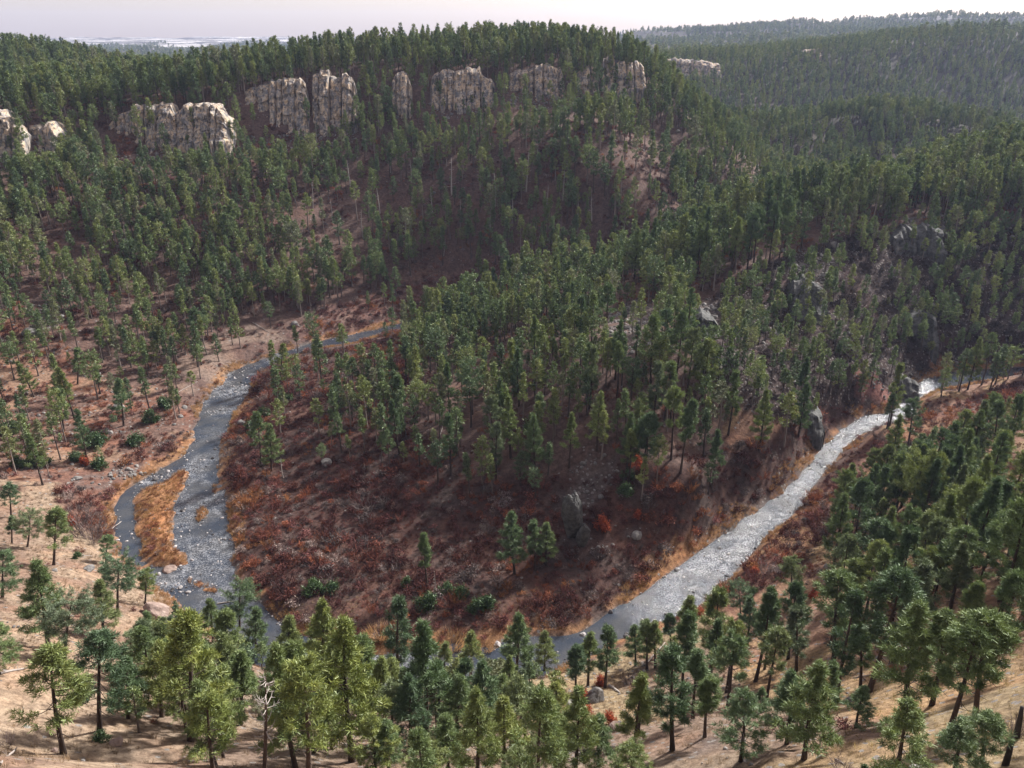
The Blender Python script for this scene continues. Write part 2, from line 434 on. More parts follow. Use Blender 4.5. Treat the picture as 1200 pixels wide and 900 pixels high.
def mat_water():
    m, nt, out = newmat('river_water'); n = N(nt)
    g = n('ShaderNodeNewGeometry'); P = g.outputs['Position']
    at = n('ShaderNodeAttribute', attribute_name='flow')
    sep = n('ShaderNodeSeparateColor', {0: at.outputs['Color']})     # r riffle, g depth, b white water, plus painted sun glare on the right reach
    f = n.noise(.55, 5, .65, P); f2 = n.noise(2.6, 5, .72, P); f3 = n.noise(.16, 3, .5, P)
    bed = n.mix(n.ramp(f3, [(.4, (0, 0, 0)), (.62, (1, 1, 1))]), (.026, .034, .048, 1), (.050, .053, .058, 1))
    foam_glare = n.math('MULTIPLY', n.ramp(n.math('ADD', n.math('MULTIPLY', f2, .65), n.math('MULTIPLY', f, .35)), [(.475, (0, 0, 0)), (.61, (1, 1, 1))]), sep.outputs[2])
    c = n.mix(foam_glare, bed, (.72, .73, .76, 1))
    rg = n.math('MULTIPLY_ADD', sep.outputs[0], .13, .06)
    rg = n.math('MAXIMUM', rg, n.math('MULTIPLY', foam_glare, .7))
    p = n('ShaderNodeBsdfPrincipled', {'Base Color': c, 'Roughness': rg, 'IOR': 1.33, 'Specular IOR Level': .75})
    hh = n.math('ADD', n.math('MULTIPLY', f, .55), n.math('MULTIPLY', f2, .35))
    b = n('ShaderNodeBump', {'Distance': .75, 'Height': hh}); nt.links.new(n.math('MULTIPLY_ADD', sep.outputs[0], .85, .10), b.inputs['Strength'])
    nt.links.new(b.outputs[0], p.inputs['Normal'])
    nt.links.new(p.outputs[0], out.inputs[0]); return m


M['ground'] = mat_ground(); M['water'] = mat_water()


# ------------------------------------------------------------------ mesh helpers
def mesh_np(name, v, f, mat, attrs=None, smooth=False):
    """v (n,3); f (k,3) or (k,4) ints"""
    me = bpy.data.meshes.new(name)
    v = np.asarray(v, np.float32); f = np.asarray(f, np.int32)
    k = f.shape[1]
    me.vertices.add(len(v)); me.vertices.foreach_set('co', v.ravel())
    me.loops.add(f.size); me.loops.foreach_set('vertex_index', f.ravel())
    me.polygons.add(len(f)); me.polygons.foreach_set('loop_start', np.arange(0, f.size, k, dtype=np.int32))
    me.polygons.foreach_set('loop_total', np.full(len(f), k, np.int32))
    if smooth: me.polygons.foreach_set('use_smooth', np.ones(len(f), bool))
    me.update(calc_edges=True)
    for nm, (typ, data) in (attrs or {}).items():
        a = me.attributes.new(nm, typ, 'POINT')
        key = {'FLOAT': 'value', 'FLOAT_COLOR': 'color', 'INT': 'value', 'FLOAT_VECTOR': 'vector'}[typ]
        a.data.foreach_set(key, np.asarray(data, np.int32 if typ == 'INT' else np.float32).ravel())
    if mat: me.materials.append(mat)
    return me


def link(name, me, parent=None, loc=None, rot=None, scale=None):
    o = bpy.data.objects.new(name, me); COL.objects.link(o)
    if parent: o.parent = parent
    if loc is not None: o.location = loc
    if rot is not None: o.rotation_euler = rot
    if scale is not None: o.scale = scale
    return o


def tag(o, label=None, cat=None, group=None, kind=None):
    if label: o['label'] = label
    if cat: o['category'] = cat
    if group: o['group'] = group
    if kind: o['kind'] = kind
    return o


def tube(pts, rad, sides=6):
    pts = np.asarray(pts, float); rad = np.asarray(rad, float); n = len(pts)
    tg = np.gradient(pts, axis=0); tg /= np.linalg.norm(tg, axis=1)[:, None] + 1e-9
    ref = np.where(np.abs(tg[:, 2:3]) > .9, [[1, 0, 0]], [[0, 0, 1]])
    a = np.cross(tg, ref); a /= np.linalg.norm(a, axis=1)[:, None] + 1e-9
    b = np.cross(tg, a)
    th = np.linspace(0, 2 * np.pi, sides, endpoint=False)
    v = pts[:, None] + rad[:, None, None] * (np.cos(th)[None, :, None] * a[:, None] + np.sin(th)[None, :, None] * b[:, None])
    v = v.reshape(-1, 3)
    f = []
    for i in range(n - 1):
        for j in range(sides):
            p = i * sides + j; q = i * sides + (j + 1) % sides
            f.append((p, q, q + sides)); f.append((p, q + sides, p + sides))
    m = len(v)
    v = np.vstack([v, pts[-1:]])
    for j in range(sides): f.append(((n - 1) * sides + j, (n - 1) * sides + (j + 1) % sides, m))
    return v, np.array(f)


def cat_mesh(parts):
    vs, fs, o = [], [], 0
    for v, f in parts:
        vs.append(v); fs.append(f + o); o += len(v)
    return np.vstack(vs), np.vstack(fs)


# ------------------------------------------------------------------ trees
def profile(shape, g):
    if shape == 'cone': return (1 - g) ** .9 * .98 + .05
    if shape == 'round': return min(1, .55 + 1.5 * g) * (1 - g) ** .5 * 1.1 + .04
    if shape == 'column': return .66 * min(1, .6 + 2 * g) * (1 - g) ** .4 + .05
    if shape == 'flat': return .55 + .5 * math.sin(min(1, g * 1.1) * math.pi * .85)
    return (1 - g) ** .65 * .85 + .10


def pine(seed, Ht=14., shape='cone', base=.3, rad=2.3, nbr=70, tufts=6, blades=16, bl=.5, bw=.13, lean=.0, dead=0, gap=.25):
    g = random.Random(seed); ng = np.random.default_rng(seed)
    n = 9
    px, py = g.uniform(-1, 1), g.uniform(-1, 1)
    def trunk_at(f):
        return np.array([lean * f ** 1.3 * Ht + .18 * px * math.sin(f * 3.3), .18 * py * math.sin(f * 2.7 + 1) - .18 * py * math.sin(1), f * Ht])
    tp = [trunk_at(i / n) for i in range(n + 1)]
    tr = [.20 * (1 - i / n) ** .8 + .02 + (.06 if i == 0 else 0) for i in range(n + 1)]
    tp[0][2] = -.5
    wood = [tube(tp, tr, 7)]
    tc, td, ts = [], [], []
    phase = g.uniform(0, 6.28)
    az = phase
    lob = [(g.uniform(0, 6.28), g.uniform(base, 1)) for _ in range(3)]
    for i in range(nbr):
        q = (i + g.random() * .8) / nbr
        lv = 13; q = (math.floor(q * lv) + .5 + (q * lv % 1 - .5) * .45) / lv
        f = base + (1 - base) * (q ** .92) * .985
        gg = (f - base) / (1 - base)
        az += 2.39996 + g.gauss(0, .35)
        if any(abs((az - a + math.pi) % 6.2832 - math.pi) < .7 and abs(f - h) < .10 for a, h in lob) and g.random() < .8: continue
        if g.random() < gap * (1 - gg): continue
        L = rad * profile(shape, gg) * g.uniform(.62, 1.12)
        pit = -.12 + .75 * gg + g.gauss(0, .12)
        o = trunk_at(f)
        hd = np.array([math.cos(az), math.sin(az), 0])
        up = np.array([0, 0, 1.])
        pts = []
        for k in range(4):
            s = k / 3
            pts.append(o + hd * L * s * math.cos(pit) + up * (L * s * math.sin(pit) + .22 * L * s * s - .10 * L * math.sin(s * 3.14)))
        wood.append(tube(pts, [.045 * (1 - .6 * gg), .035, .022, .01], 3))
        nt_ = max(2, int(tufts * (.5 + .6 * L / rad) + g.random()))
        for k in range(nt_):
            s = .46 + .56 * (k + g.random() * .7) / nt_
            s = min(s, 1.0); k0 = min(int(s * 3), 2); w = s * 3 - k0
            c = pts[k0] * (1 - w) + pts[k0 + 1] * w
            side = np.array([-hd[1], hd[0], 0]) * g.gauss(0, .26) * L * (.35 + .5 * s) * .8
            tc.append(c + side + up * g.uniform(-.08, .22)); td.append(hd * .75 + up * .75 + side * .4); ts.append(g.uniform(.7, 1.15) * (1.0 if gg < .85 else .75))
    tc.append(trunk_at(1.0)); td.append(np.array([0, 0, 1.])); ts.append(.8)
    tc = np.array(tc); td = np.array(td); ts = np.array(ts)
    for _ in range(dead):
        f = g.uniform(base * .45, base + .2); a2 = g.uniform(0, 6.28); L = g.uniform(.6, 1.7)
        o = trunk_at(f); hd = np.array([math.cos(a2), math.sin(a2), g.uniform(-.25, .15)])
        pts = [o, o + hd * L * .5, o + hd * L + np.array([0, 0, g.uniform(-.1, .5)])]
        wood.append(tube(pts, [.045, .03, .012], 3))
    nT = len(tc)
    tint_t = np.clip(ng.normal(.5, .26, nT), 0, 1)
    d = ng.normal(0, 1, (nT, blades, 3)); d /= np.linalg.norm(d, axis=2)[:, :, None]
    d = d + td[:, None] * .75
    d /= np.linalg.norm(d, axis=2)[:, :, None] + 1e-9
    l = bl * ts[:, None] * ng.uniform(.6, 1.1, (nT, blades))
    c = tc[:, None] + ng.normal(0, .10 * bl / .5, (nT, blades, 3))
    side = np.cross(d, ng.normal(0, 1, (nT, blades, 3))); side /= np.linalg.norm(side, axis=2)[:, :, None] + 1e-9
    w = bw * ng.uniform(.7, 1.3, (nT, blades, 1))
    v = np.stack([c + d * (l * .15)[:, :, None] - side * w * .5, c + d * (l * .15)[:, :, None] + side * w * .5, c + d * l[:, :, None] + side * w * .3, c + d * l[:, :, None] - side * w * .2], 2).reshape(-1, 3)
    nf = nT * blades
    f = np.arange(nf * 4).reshape(-1, 4)
    tint = np.repeat(np.repeat(tint_t, blades) + ng.normal(0, .10, nf), 4)
    return cat_mesh(wood), (v, f, np.clip(tint, 0, 1))


SPECS = [  # shape, base, rad, lean, dead, words, height
    ('cone', .22, 2.3, 0, 3, 'cone-shaped'), ('round', .34, 2.5, .01, 6, 'round-crowned'), ('column', .30, 2.2, -.01, 4, 'narrow columnar'),
    ('ragged', .42, 2.4, .02, 10, 'high-crowned'), ('cone', .14, 2.7, 0, 2, 'low bushy'), ('round', .48, 2.2, .05, 8, 'long-trunked leaning'),
    ('flat', .38, 2.9, -.02, 9, 'spreading open'), ('cone', .34, 1.8, .0, 4, 'slim pointed'), ('column', .46, 1.9, .02, 6, 'bare-trunked'), ('round', .2, 2.9, 0, 6, 'wide bushy')]
NEAR = []
for i, (sh, ba, ra, le, de, wd) in enumerate(SPECS):
    wood, (v, f, tint) = pine(100 + i, 14., sh, ba, ra * 1.12, 60, 8, 34, .54, .055, le, de + 5, .36)
    tm = mesh_np('pine_trunk', wood[0], wood[1], M['bark'])
    cm = mesh_np('pine_crown', v, f, M['needles'], {'tint': ('FLOAT', tint)})
    gm = cm.copy(); gm.materials[0] = M['needles_gold']
    NEAR.append((tm, cm, gm))


def lod_pine(seed, sh, ba, ra, nbr, tufts, blades, bl, bw, le=0):
    wood, (v, f, tint) = pine(seed, 14., sh, ba, ra, nbr, tufts, blades, bl, bw, le, 0, .2)
    # one mesh: bark + needles
    wf = wood[1]; wf4 = np.column_stack([wf, wf[:, 2]])
    me = bpy.data.meshes.new('forest_pine')
    vv = np.vstack([wood[0], v]); nW = len(wood[0])
    faces = [tuple(a) for a in wf.tolist()] + [tuple(a) for a in (f + nW).tolist()]
    me.from_pydata(vv.tolist(), [], faces)
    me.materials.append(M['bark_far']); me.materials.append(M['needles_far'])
    mi = np.zeros(len(faces), np.int32); mi[len(wf):] = 1
    me.polygons.foreach_set('material_index', mi)
    a = me.attributes.new('tint', 'FLOAT', 'POINT'); a.data.foreach_set('value', np.concatenate([np.full(nW, .5), tint]).astype(np.float32))
    return me


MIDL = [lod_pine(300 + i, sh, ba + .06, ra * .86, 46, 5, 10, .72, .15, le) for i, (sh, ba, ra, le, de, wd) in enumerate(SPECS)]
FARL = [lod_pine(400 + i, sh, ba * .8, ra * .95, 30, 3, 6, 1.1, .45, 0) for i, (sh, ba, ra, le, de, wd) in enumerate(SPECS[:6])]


def snag(seed, Ht=12., nb=22, r=.2, bl=1.4):
    g = random.Random(seed)
    n = 8
    px = g.uniform(-.2, .2)
    at = lambda f: np.array([px * math.sin(f * 3), .12 * math.sin(f * 4 + seed), f * Ht])
    tp = [at(i / n) for i in range(n + 1)]; tp[0][2] = -.5
    tr = tube(tp, [r * (1 - i / n) ** .9 + .02 for i in range(n + 1)], 6)
    br = []
    for i in range(nb):
        f = g.uniform(.22, .97); a = g.uniform(0, 6.28); L = bl * (1.15 - f) * g.uniform(.6, 1.3) + .3
        o = at(f); h = np.array([math.cos(a), math.sin(a), 0])
        pts = [o, o + h * L * .4 + [0, 0, -.03 * L], o + h * L * .75 + [0, 0, .12 * L], o + h * L * .9 + [0, 0, .42 * L]]
        parts = [tube(pts, [.05, .038, .026, .01], 4)]
        for k in range(3):
            s = pts[1] * (1 - k / 3) + pts[2] * (k / 3); a2 = a + g.uniform(-1.2, 1.2)
            parts.append(tube([s, s + np.array([math.cos(a2), math.sin(a2), g.uniform(-.2, .5)]) * L * .3], [.022, .008], 3))
        br.append(cat_mesh(parts))
    return tr, br


def blade_bush(seed, n, hgt, spread, w, fan=.7, twig=3, tri=True):
    """upright twigs or blades rising from the ground"""
    ng = np.random.default_rng(seed)
    vs, tint = [], []
    for i in range(n):
        a = ng.uniform(0, 6.28); r0 = spread * .35 * math.sqrt(ng.random())
        b = np.array([math.cos(a) * r0, math.sin(a) * r0, -.1])
        ln = hgt * ng.uniform(.55, 1.05)
        dr = np.array([math.cos(a) * fan * ng.uniform(.1, 1), math.sin(a) * fan * ng.uniform(.1, 1), 1]); dr /= np.linalg.norm(dr)
        t0 = ng.random()
        segs = [(b, dr, ln)]
        for k in range(twig):
            s = b + dr * ln * ng.uniform(.3, .85)
            d2 = dr + ng.normal(0, .55, 3); d2 /= np.linalg.norm(d2)
            segs.append((s, d2, ln * ng.uniform(.25, .5)))
        for s, d_, l_ in segs:
            sd = np.cross(d_, ng.normal(0, 1, 3)); sd /= np.linalg.norm(sd) + 1e-9
            vs += [s - sd * w * .5, s + sd * w * .5, s + d_ * l_]; tint += [t0] * 3
    v = np.array(vs); f = np.arange(len(v)).reshape(-1, 3)
    return v, f, np.array(tint)


def leafy_bush(seed, n, hgt, rad, w):
    ng = np.random.default_rng(seed)
    k = 9
    lob = ng.normal(0, 1, (k, 3)); lob /= np.linalg.norm(lob, axis=1)[:, None]
    lob[:, 2] = np.abs(lob[:, 2]); lob *= ng.uniform(.35, .75, (k, 1)) * [rad, rad, hgt]
    c = lob[ng.integers(0, k, n)] + ng.normal(0, .2, (n, 3)) * [rad, rad, hgt * .7]
    c[:, 2] = np.abs(c[:, 2]) + .05
    d = ng.normal(0, 1, (n, 3)); d[:, 2] += .6; d /= np.linalg.norm(d, axis=1)[:, None]
    sd = np.cross(d, ng.normal(0, 1, (n, 3))); sd /= np.linalg.norm(sd, axis=1)[:, None] + 1e-9
    l = ng.uniform(.6, 1.2, (n, 1)) * w * 3
    v = np.stack([c - sd * w * .5, c + sd * w * .5, c + d * l], 1).reshape(-1, 3)
    return v, np.arange(n * 3).reshape(-1, 3), np.repeat(ng.uniform(0, 1, n), 3)


def rock_mesh(name, seed, mat, size=(1, 1, 1), sub=3, rough=.35, flat=False):
    import bmesh
    bm = bmesh.new(); bmesh.ops.create_icosphere(bm, subdivisions=sub, radius=1)
    ng = np.random.default_rng(seed)
    co = np.array([v.co[:] for v in bm.verts])
    pl = ng.normal(0, 1, (9, 3)); pl /= np.linalg.norm(pl, axis=1)[:, None]; of = ng.uniform(.62, .95, 9)
    for p, o_ in zip(pl, of):
        d = co @ p - o_; co = co - np.where(d > 0, d, 0)[:, None] * p * .85
    nz = (fbm(co[:, 0] * 2 + seed, co[:, 1] * 2 + co[:, 2] * 1.7, seed, 4) - .5) * rough
    co = co * (1 + nz[:, None]) * np.array(size)
    for v, c in zip(bm.verts, co): v.co = c
    me = bpy.data.meshes.new(name); bm.to_mesh(me); bm.free()
    me.materials.append(mat)
    return me


# ------------------------------------------------------------------ scattered stuff through geometry nodes
def proto(name, me):
    return bpy.data.objects.new(name, me)      # never linked to the scene: only a source


def scatter(name, protos, pts, rot, scl, pick, tone, label):
    n = len(pts)
    me = bpy.data.meshes.new(name); me.vertices.add(n); me.vertices.foreach_set('co', np.asarray(pts, np.float32).ravel())
    for nm, typ, key, d in (('rot', 'FLOAT_VECTOR', 'vector', rot), ('scl', 'FLOAT_VECTOR', 'vector', scl), ('tone', 'FLOAT_COLOR', 'color', tone)):
        a = me.attributes.new(nm, typ, 'POINT'); a.data.foreach_set(key, np.asarray(d, np.float32).ravel())
    a = me.attributes.new('pick', 'INT', 'POINT'); a.data.foreach_set('value', np.asarray(pick, np.int32))
    o = link(name, me); tag(o, label, kind='stuff')
    ng = bpy.data.node_groups.new('scatter_' + name, 'GeometryNodeTree')
    ng.interface.new_socket('Geometry', in_out='INPUT', socket_type='NodeSocketGeometry')
    ng.interface.new_socket('Geometry', in_out='OUTPUT', socket_type='NodeSocketGeometry')
    gi = ng.nodes.new('NodeGroupInput'); go = ng.nodes.new('NodeGroupOutput')
    jn = ng.nodes.new('GeometryNodeJoinGeometry')
    for p in protos:
        oi = ng.nodes.new('GeometryNodeObjectInfo'); oi.inputs['Object'].default_value = p; oi.inputs['As Instance'].default_value = True
        ng.links.new(oi.outputs['Geometry'], jn.inputs[0])
    ip = ng.nodes.new('GeometryNodeInstanceOnPoints')
    def na(nm, t):
        k = ng.nodes.new('GeometryNodeInputNamedAttribute'); k.data_type = t; k.inputs['Name'].default_value = nm
        return k.outputs['Attribute']
    ng.links.new(gi.outputs[0], ip.inputs['Points']); ng.links.new(jn.outputs[0], ip.inputs['Instance'])
    ip.inputs['Pick Instance'].default_value = True
    ng.links.new(na('pick', 'INT'), ip.inputs['Instance Index'])
    er = ng.nodes.new('FunctionNodeEulerToRotation'); ng.links.new(na('rot', 'FLOAT_VECTOR'), er.inputs[0]); ng.links.new(er.outputs[0], ip.inputs['Rotation'])
    ng.links.new(na('scl', 'FLOAT_VECTOR'), ip.inputs['Scale'])
    ng.links.new(ip.outputs[0], go.inputs[0])
    md = o.modifiers.new('scatter', 'NODES'); md.node_group = ng
    return o


#@@ZONES
# ------------------------------------------------------------------ zones of the valley, outlined on the ground
def region(x, y, z, poly):
    u, v, d = proj(x, y, z)
    return pip(u, v, poly)


G_TAN = [(-200, 545), (0, 562), (62, 570), (72, 600), (128, 640), (150, 668), (182, 692), (205, 735), (160, 800), (150, 960), (-200, 960)]
LEFTMID = [(-100, 365), (0, 372), (60, 395), (130, 430), (190, 440), (205, 465), (232, 490), (222, 520), (140, 575), (60, 568), (0, 560), (-100, 545)]
SANDB = [(195, 450), (225, 415), (270, 385), (330, 368), (345, 385), (320, 405), (280, 425), (250, 452), (215, 466)]
PINKV = [(330, 395), (380, 360), (470, 335), (540, 318), (600, 300), (650, 310), (600, 335), (540, 370), (470, 390), (400, 402)]
MEAND = [(262, 500), (285, 450), (330, 425), (400, 408), (470, 392), (520, 400), (450, 480), (520, 530), (600, 560), (700, 560), (790, 545), (900, 510), (985, 470), (1050, 470), (1050, 490), (950, 545), (800, 668), (690, 740), (560, 760), (400, 765), (335, 740), (270, 640)]
RBRUSH = [(1072, 488), (1200, 445), (1330, 440), (1330, 490), (1200, 488), (1110, 520), (1040, 560), (960, 640), (900, 690), (850, 715), (810, 722), (900, 640), (985, 540)]
LBRUSH = [(60, 560), (125, 545), (210, 505), (235, 480), (232, 520), (180, 560), (135, 600), (135, 640), (90, 620), (70, 595)]
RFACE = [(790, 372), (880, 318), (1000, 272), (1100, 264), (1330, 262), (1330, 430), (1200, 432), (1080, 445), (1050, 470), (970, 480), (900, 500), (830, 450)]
SCREES = [[(705, 375), (740, 350), (775, 360), (770, 395), (735, 430), (715, 420)], [(668, 548), (700, 530), (730, 540), (715, 575), (680, 600), (665, 580)],
          [(655, 630), (720, 615), (760, 620), (745, 640), (670, 645)], [(1005, 430), (1030, 440), (1052, 470), (1030, 476), (1008, 460)],
          [(640, 870), (665, 840), (690, 850), (685, 885), (650, 895)], [(800, 360), (835, 345), (845, 400), (815, 420)], [(930, 290), (980, 300), (960, 400), (935, 380)], [(1060, 255), (1110, 250), (1110, 275), (1060, 285)],
          [(800, 115), (830, 150), (850, 165), (830, 168), (800, 140)], [(30, 355), (75, 360), (70, 385), (30, 385)], [(830, 870), (880, 860), (870, 900), (810, 900)], [(70, 545), (150, 540), (200, 545), (150, 575), (80, 570)]]


def zone_paint(x, y, z, sd):
    n = len(x)
    col = np.tile([.112, .070, .058], (n, 1)); rock = np.full(n, .05); snow = np.zeros(n)
    r = np.hypot(x, y)
    def put(m, c, k=1.0):
        m = (np.asarray(m, float) * k)[:, None]
        col[:] = col * (1 - m) + np.array(c) * m
    b1 = fbm(x / 14, y / 14, 51, 4); b2 = fbm(x / 5, y / 5, 61, 3); b3 = fbm(x / 40, y / 40, 71, 3)
    u, v, d = proj(x, y, z)
    jit = (fbm(x / 9, y / 9, 81, 3) - .5) * 5000 / np.maximum(d, 30)
    uj, vj = u + jit, v + (fbm(x / 9 + 40, y / 9, 84, 3) - .5) * 3000 / np.maximum(d, 30)
    put(sstep(.52, .72, b1), (.14, .085, .064), .7)
    put(sstep(.55, .72, b2), (.085, .05, .04), .7)
    # near camera side
    fg = (y < 135) & (sd > 3) & (r < 260) & (vj > 600)
    put(fg, (.205, .152, .105), .9); put(fg & (b1 > .55), (.165, .108, .08), .6); put(fg & (x > 0) & (b3 > .46), (.25, .188, .095), .75)
    rock[fg] = .24 + .3 * (b1[fg] - .4)
    rs = (x > 35) & (y > 60) & (y < 260) & (sd > 4) & (uj > 850) & (vj > 440)
    put(rs, (.22, .12, .075), .8); put(rs & (b1 > .53), (.28, .19, .09), .8)
    m = pip(uj, vj, G_TAN); put(m, (.235, .168, .112), .95); put(m & (b1 > .52), (.17, .105, .075), .7); put(m & (b2 > .58), (.27, .20, .13), .5); rock[m] = .12
    m = pip(uj, vj, LEFTMID); put(m, (.135, .08, .062), .9); put(m & (b1 > .55), (.24, .145, .09), .85); put(m & (b2 > .62), (.22, .085, .045), .6); rock[m] = .25
    m = pip(uj, vj, SANDB); put(m & (b1 > .44), (.18, .128, .10), .85)
    m = pip(uj, vj, PINKV); put(m, (.125, .064, .053), .85); put(m & (b2 > .6), (.19, .12, .095), .7)
    m = pip(uj, vj, MEAND); put(m, (.068, .036, .030), .92); put(m & (b1 > .57), (.11, .052, .036), .7); put(m & (b2 > .6), (.07, .052, .046), .7); rock[m] = .012
    m = pip(uj, vj, RBRUSH); put(m, (.12, .055, .04), .85); put(m & (b1 > .55), (.22, .11, .05), .7)
    m = pip(uj, vj, LBRUSH); put(m, (.14, .07, .05), .85)
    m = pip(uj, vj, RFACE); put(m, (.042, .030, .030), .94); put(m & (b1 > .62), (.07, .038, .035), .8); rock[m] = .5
    for s in SCREES:
        m = pip(uj, vj, s); m = m & (b2 > .42); put(m, (.105, .086, .080), .75); rock[m] = .6
    m = pip(uj, vj, SCREES[3]); put(m, (.24, .10, .08), .9)
    m = (sd > 0) & (sd < 1.6 + 9 * (b1 - .45)) & (r < 420); put(m, (.27, .135, .05), .8); rock[m] = .1
    for q in ISL:
        m = pip(u, v, q); put(m, (.32, .15, .055), .9)
    m = sd <= .25; put(m, (.10, .09, .085), 1); rock[m] = .5
    # far
    fr = sstep(480, 700, r)
    put(np.ones(n), (.055, .060, .042), 1.0 * fr if False else 0)
    k = fr * .88
    col[:] = col * (1 - k[:, None]) + np.array([.040, .046, .036]) * k[:, None]
    bl = (r > 700) & (r < 1000) & (x > 100)
    put(bl & (b3 > .58), (.10, .07, .062), .5)
    snow[(r > 3300) & (x < 700)] = 1.0
    snow[(r > 2300) & (x > 900) & (z > 165)] = .8
    cfd = (r > 340) & (r < 520) & (z > 78)
    put(cfd & (b2 > .5), (.17, .11, .08), .5)
    lum = col.mean(1)[:, None]; col[:] = col * .80 + lum * .20
    return np.column_stack([col, np.ones(n)]), np.column_stack([rock, snow, np.zeros(n), np.ones(n)])


# ------------------------------------------------------------------ terrain sheet
def axis(lo, hi, step, far_lo, far_hi, g=1.07):
    a = list(np.arange(lo, hi + .1, step))
    s = step; p = hi
    while p < far_hi: s *= g; p += s; a.append(p)
    s = step; p = lo; pre = []
    while p > far_lo: s *= g; p -= s; pre.append(p)
    return np.array(pre[::-1] + a)


gx = axis(-270, 290, 1.9, -5600, 5600, 1.05)
gy = axis(0, 480, 1.9, -300, 6400, 1.03)
GX, GY = np.meshgrid(gx, gy)
SD = river_sdf(GX.ravel(), GY.ravel())
GZ = H(GX.ravel(), GY.ravel(), SD)
back = GY.ravel() < 0
GZ[back] = np.maximum(GZ[back], 0)
zc, mk = zone_paint(GX.ravel(), GY.ravel(), GZ, SD)
nx, ny = len(gx), len(gy)
ii = np.arange(nx * ny).reshape(ny, nx)
tf = np.column_stack([ii[:-1, :-1].ravel(), ii[:-1, 1:].ravel(), ii[1:, 1:].ravel(), ii[1:, :-1].ravel()])
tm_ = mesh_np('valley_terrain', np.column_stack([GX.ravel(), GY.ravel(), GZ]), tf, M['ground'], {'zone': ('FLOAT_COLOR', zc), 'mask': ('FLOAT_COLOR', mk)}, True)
tag(link('terrain', tm_), kind='structure')
print('terrain', nx, ny)

# ------------------------------------------------------------------ water
wx = np.arange(-150, 285, 1.0); wy = np.arange(95, 375, 1.0)
WX, WY = np.meshgrid(wx, wy); wsd = river_sdf(WX.ravel(), WY.ravel())
wi = np.arange(WX.size).reshape(WX.shape)
keep = ((wsd.reshape(WX.shape) < 2.5))
kq = keep[:-1, :-1] | keep[1:, 1:] | keep[:-1, 1:] | keep[1:, :-1]
wf = np.column_stack([wi[:-1, :-1][kq], wi[:-1, 1:][kq], wi[1:, 1:][kq], wi[1:, :-1][kq]])
used = np.unique(wf); rm = np.full(WX.size, -1); rm[used] = np.arange(len(used))
wxv, wyv = WX.ravel()[used], WY.ravel()[used]
wu, wv, _ = proj(wxv, wyv, 0 * wxv)
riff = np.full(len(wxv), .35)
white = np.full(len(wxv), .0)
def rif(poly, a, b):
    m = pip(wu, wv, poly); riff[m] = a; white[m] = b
rif([(760, 690), (800, 640), (900, 570), (960, 490), (1060, 470), (1085, 500), (1000, 560), (900, 680), (820, 720), (770, 730)], .95, .46)  # right reach: silvery sun glare painted as white, along with rapids foam
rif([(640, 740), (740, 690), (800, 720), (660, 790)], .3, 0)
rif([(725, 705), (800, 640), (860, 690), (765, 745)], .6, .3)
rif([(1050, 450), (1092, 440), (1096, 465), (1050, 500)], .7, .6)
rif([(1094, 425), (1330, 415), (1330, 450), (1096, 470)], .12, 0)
rif([(195, 540), (262, 520), (285, 690), (205, 660), (200, 600)], .6, .30)
rif([(240, 430), (330, 405), (300, 460), (260, 500), (236, 480)], .5, .42)
rif([(232, 485), (275, 485), (262, 535), (222, 535)], .25, .1)
rif([(130, 590), (160, 585), (165, 655), (140, 650)], .12, 0)
rif([(150, 560), (215, 540), (205, 560), (150, 582)], .7, .8)
rif([(165, 660), (215, 662), (230, 690), (180, 690)], .5, .6)
rif([(200, 690), (280, 670), (345, 745), (260, 745)], .35, .2)
rif([(410, 765), (510, 765), (500, 810), (410, 810)], .5, .6)
def blur(a, n_=9):
    g_ = np.zeros(WX.size); w_ = np.zeros(WX.size); g_[used] = a; w_[used] = 1
    g_ = g_.reshape(WX.shape); w_ = w_.reshape(WX.shape)
    for _ in range(n_):
        for ax in (0, 1):
            g_ = (np.roll(g_, 1, ax) + g_ * 2 + np.roll(g_, -1, ax)) / 4; w_ = (np.roll(w_, 1, ax) + w_ * 2 + np.roll(w_, -1, ax)) / 4
    return (g_ / np.maximum(w_, 1e-3)).ravel()[used]
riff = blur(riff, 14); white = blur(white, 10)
wnz = fbm(wxv / 8, wyv / 8, 44, 3)
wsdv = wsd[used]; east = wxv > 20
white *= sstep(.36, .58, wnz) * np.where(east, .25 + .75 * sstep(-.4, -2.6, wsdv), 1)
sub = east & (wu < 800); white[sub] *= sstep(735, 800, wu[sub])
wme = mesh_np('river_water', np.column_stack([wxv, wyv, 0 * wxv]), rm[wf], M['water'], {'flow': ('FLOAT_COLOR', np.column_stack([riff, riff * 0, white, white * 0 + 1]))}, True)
tag(link('river', wme), kind='structure')

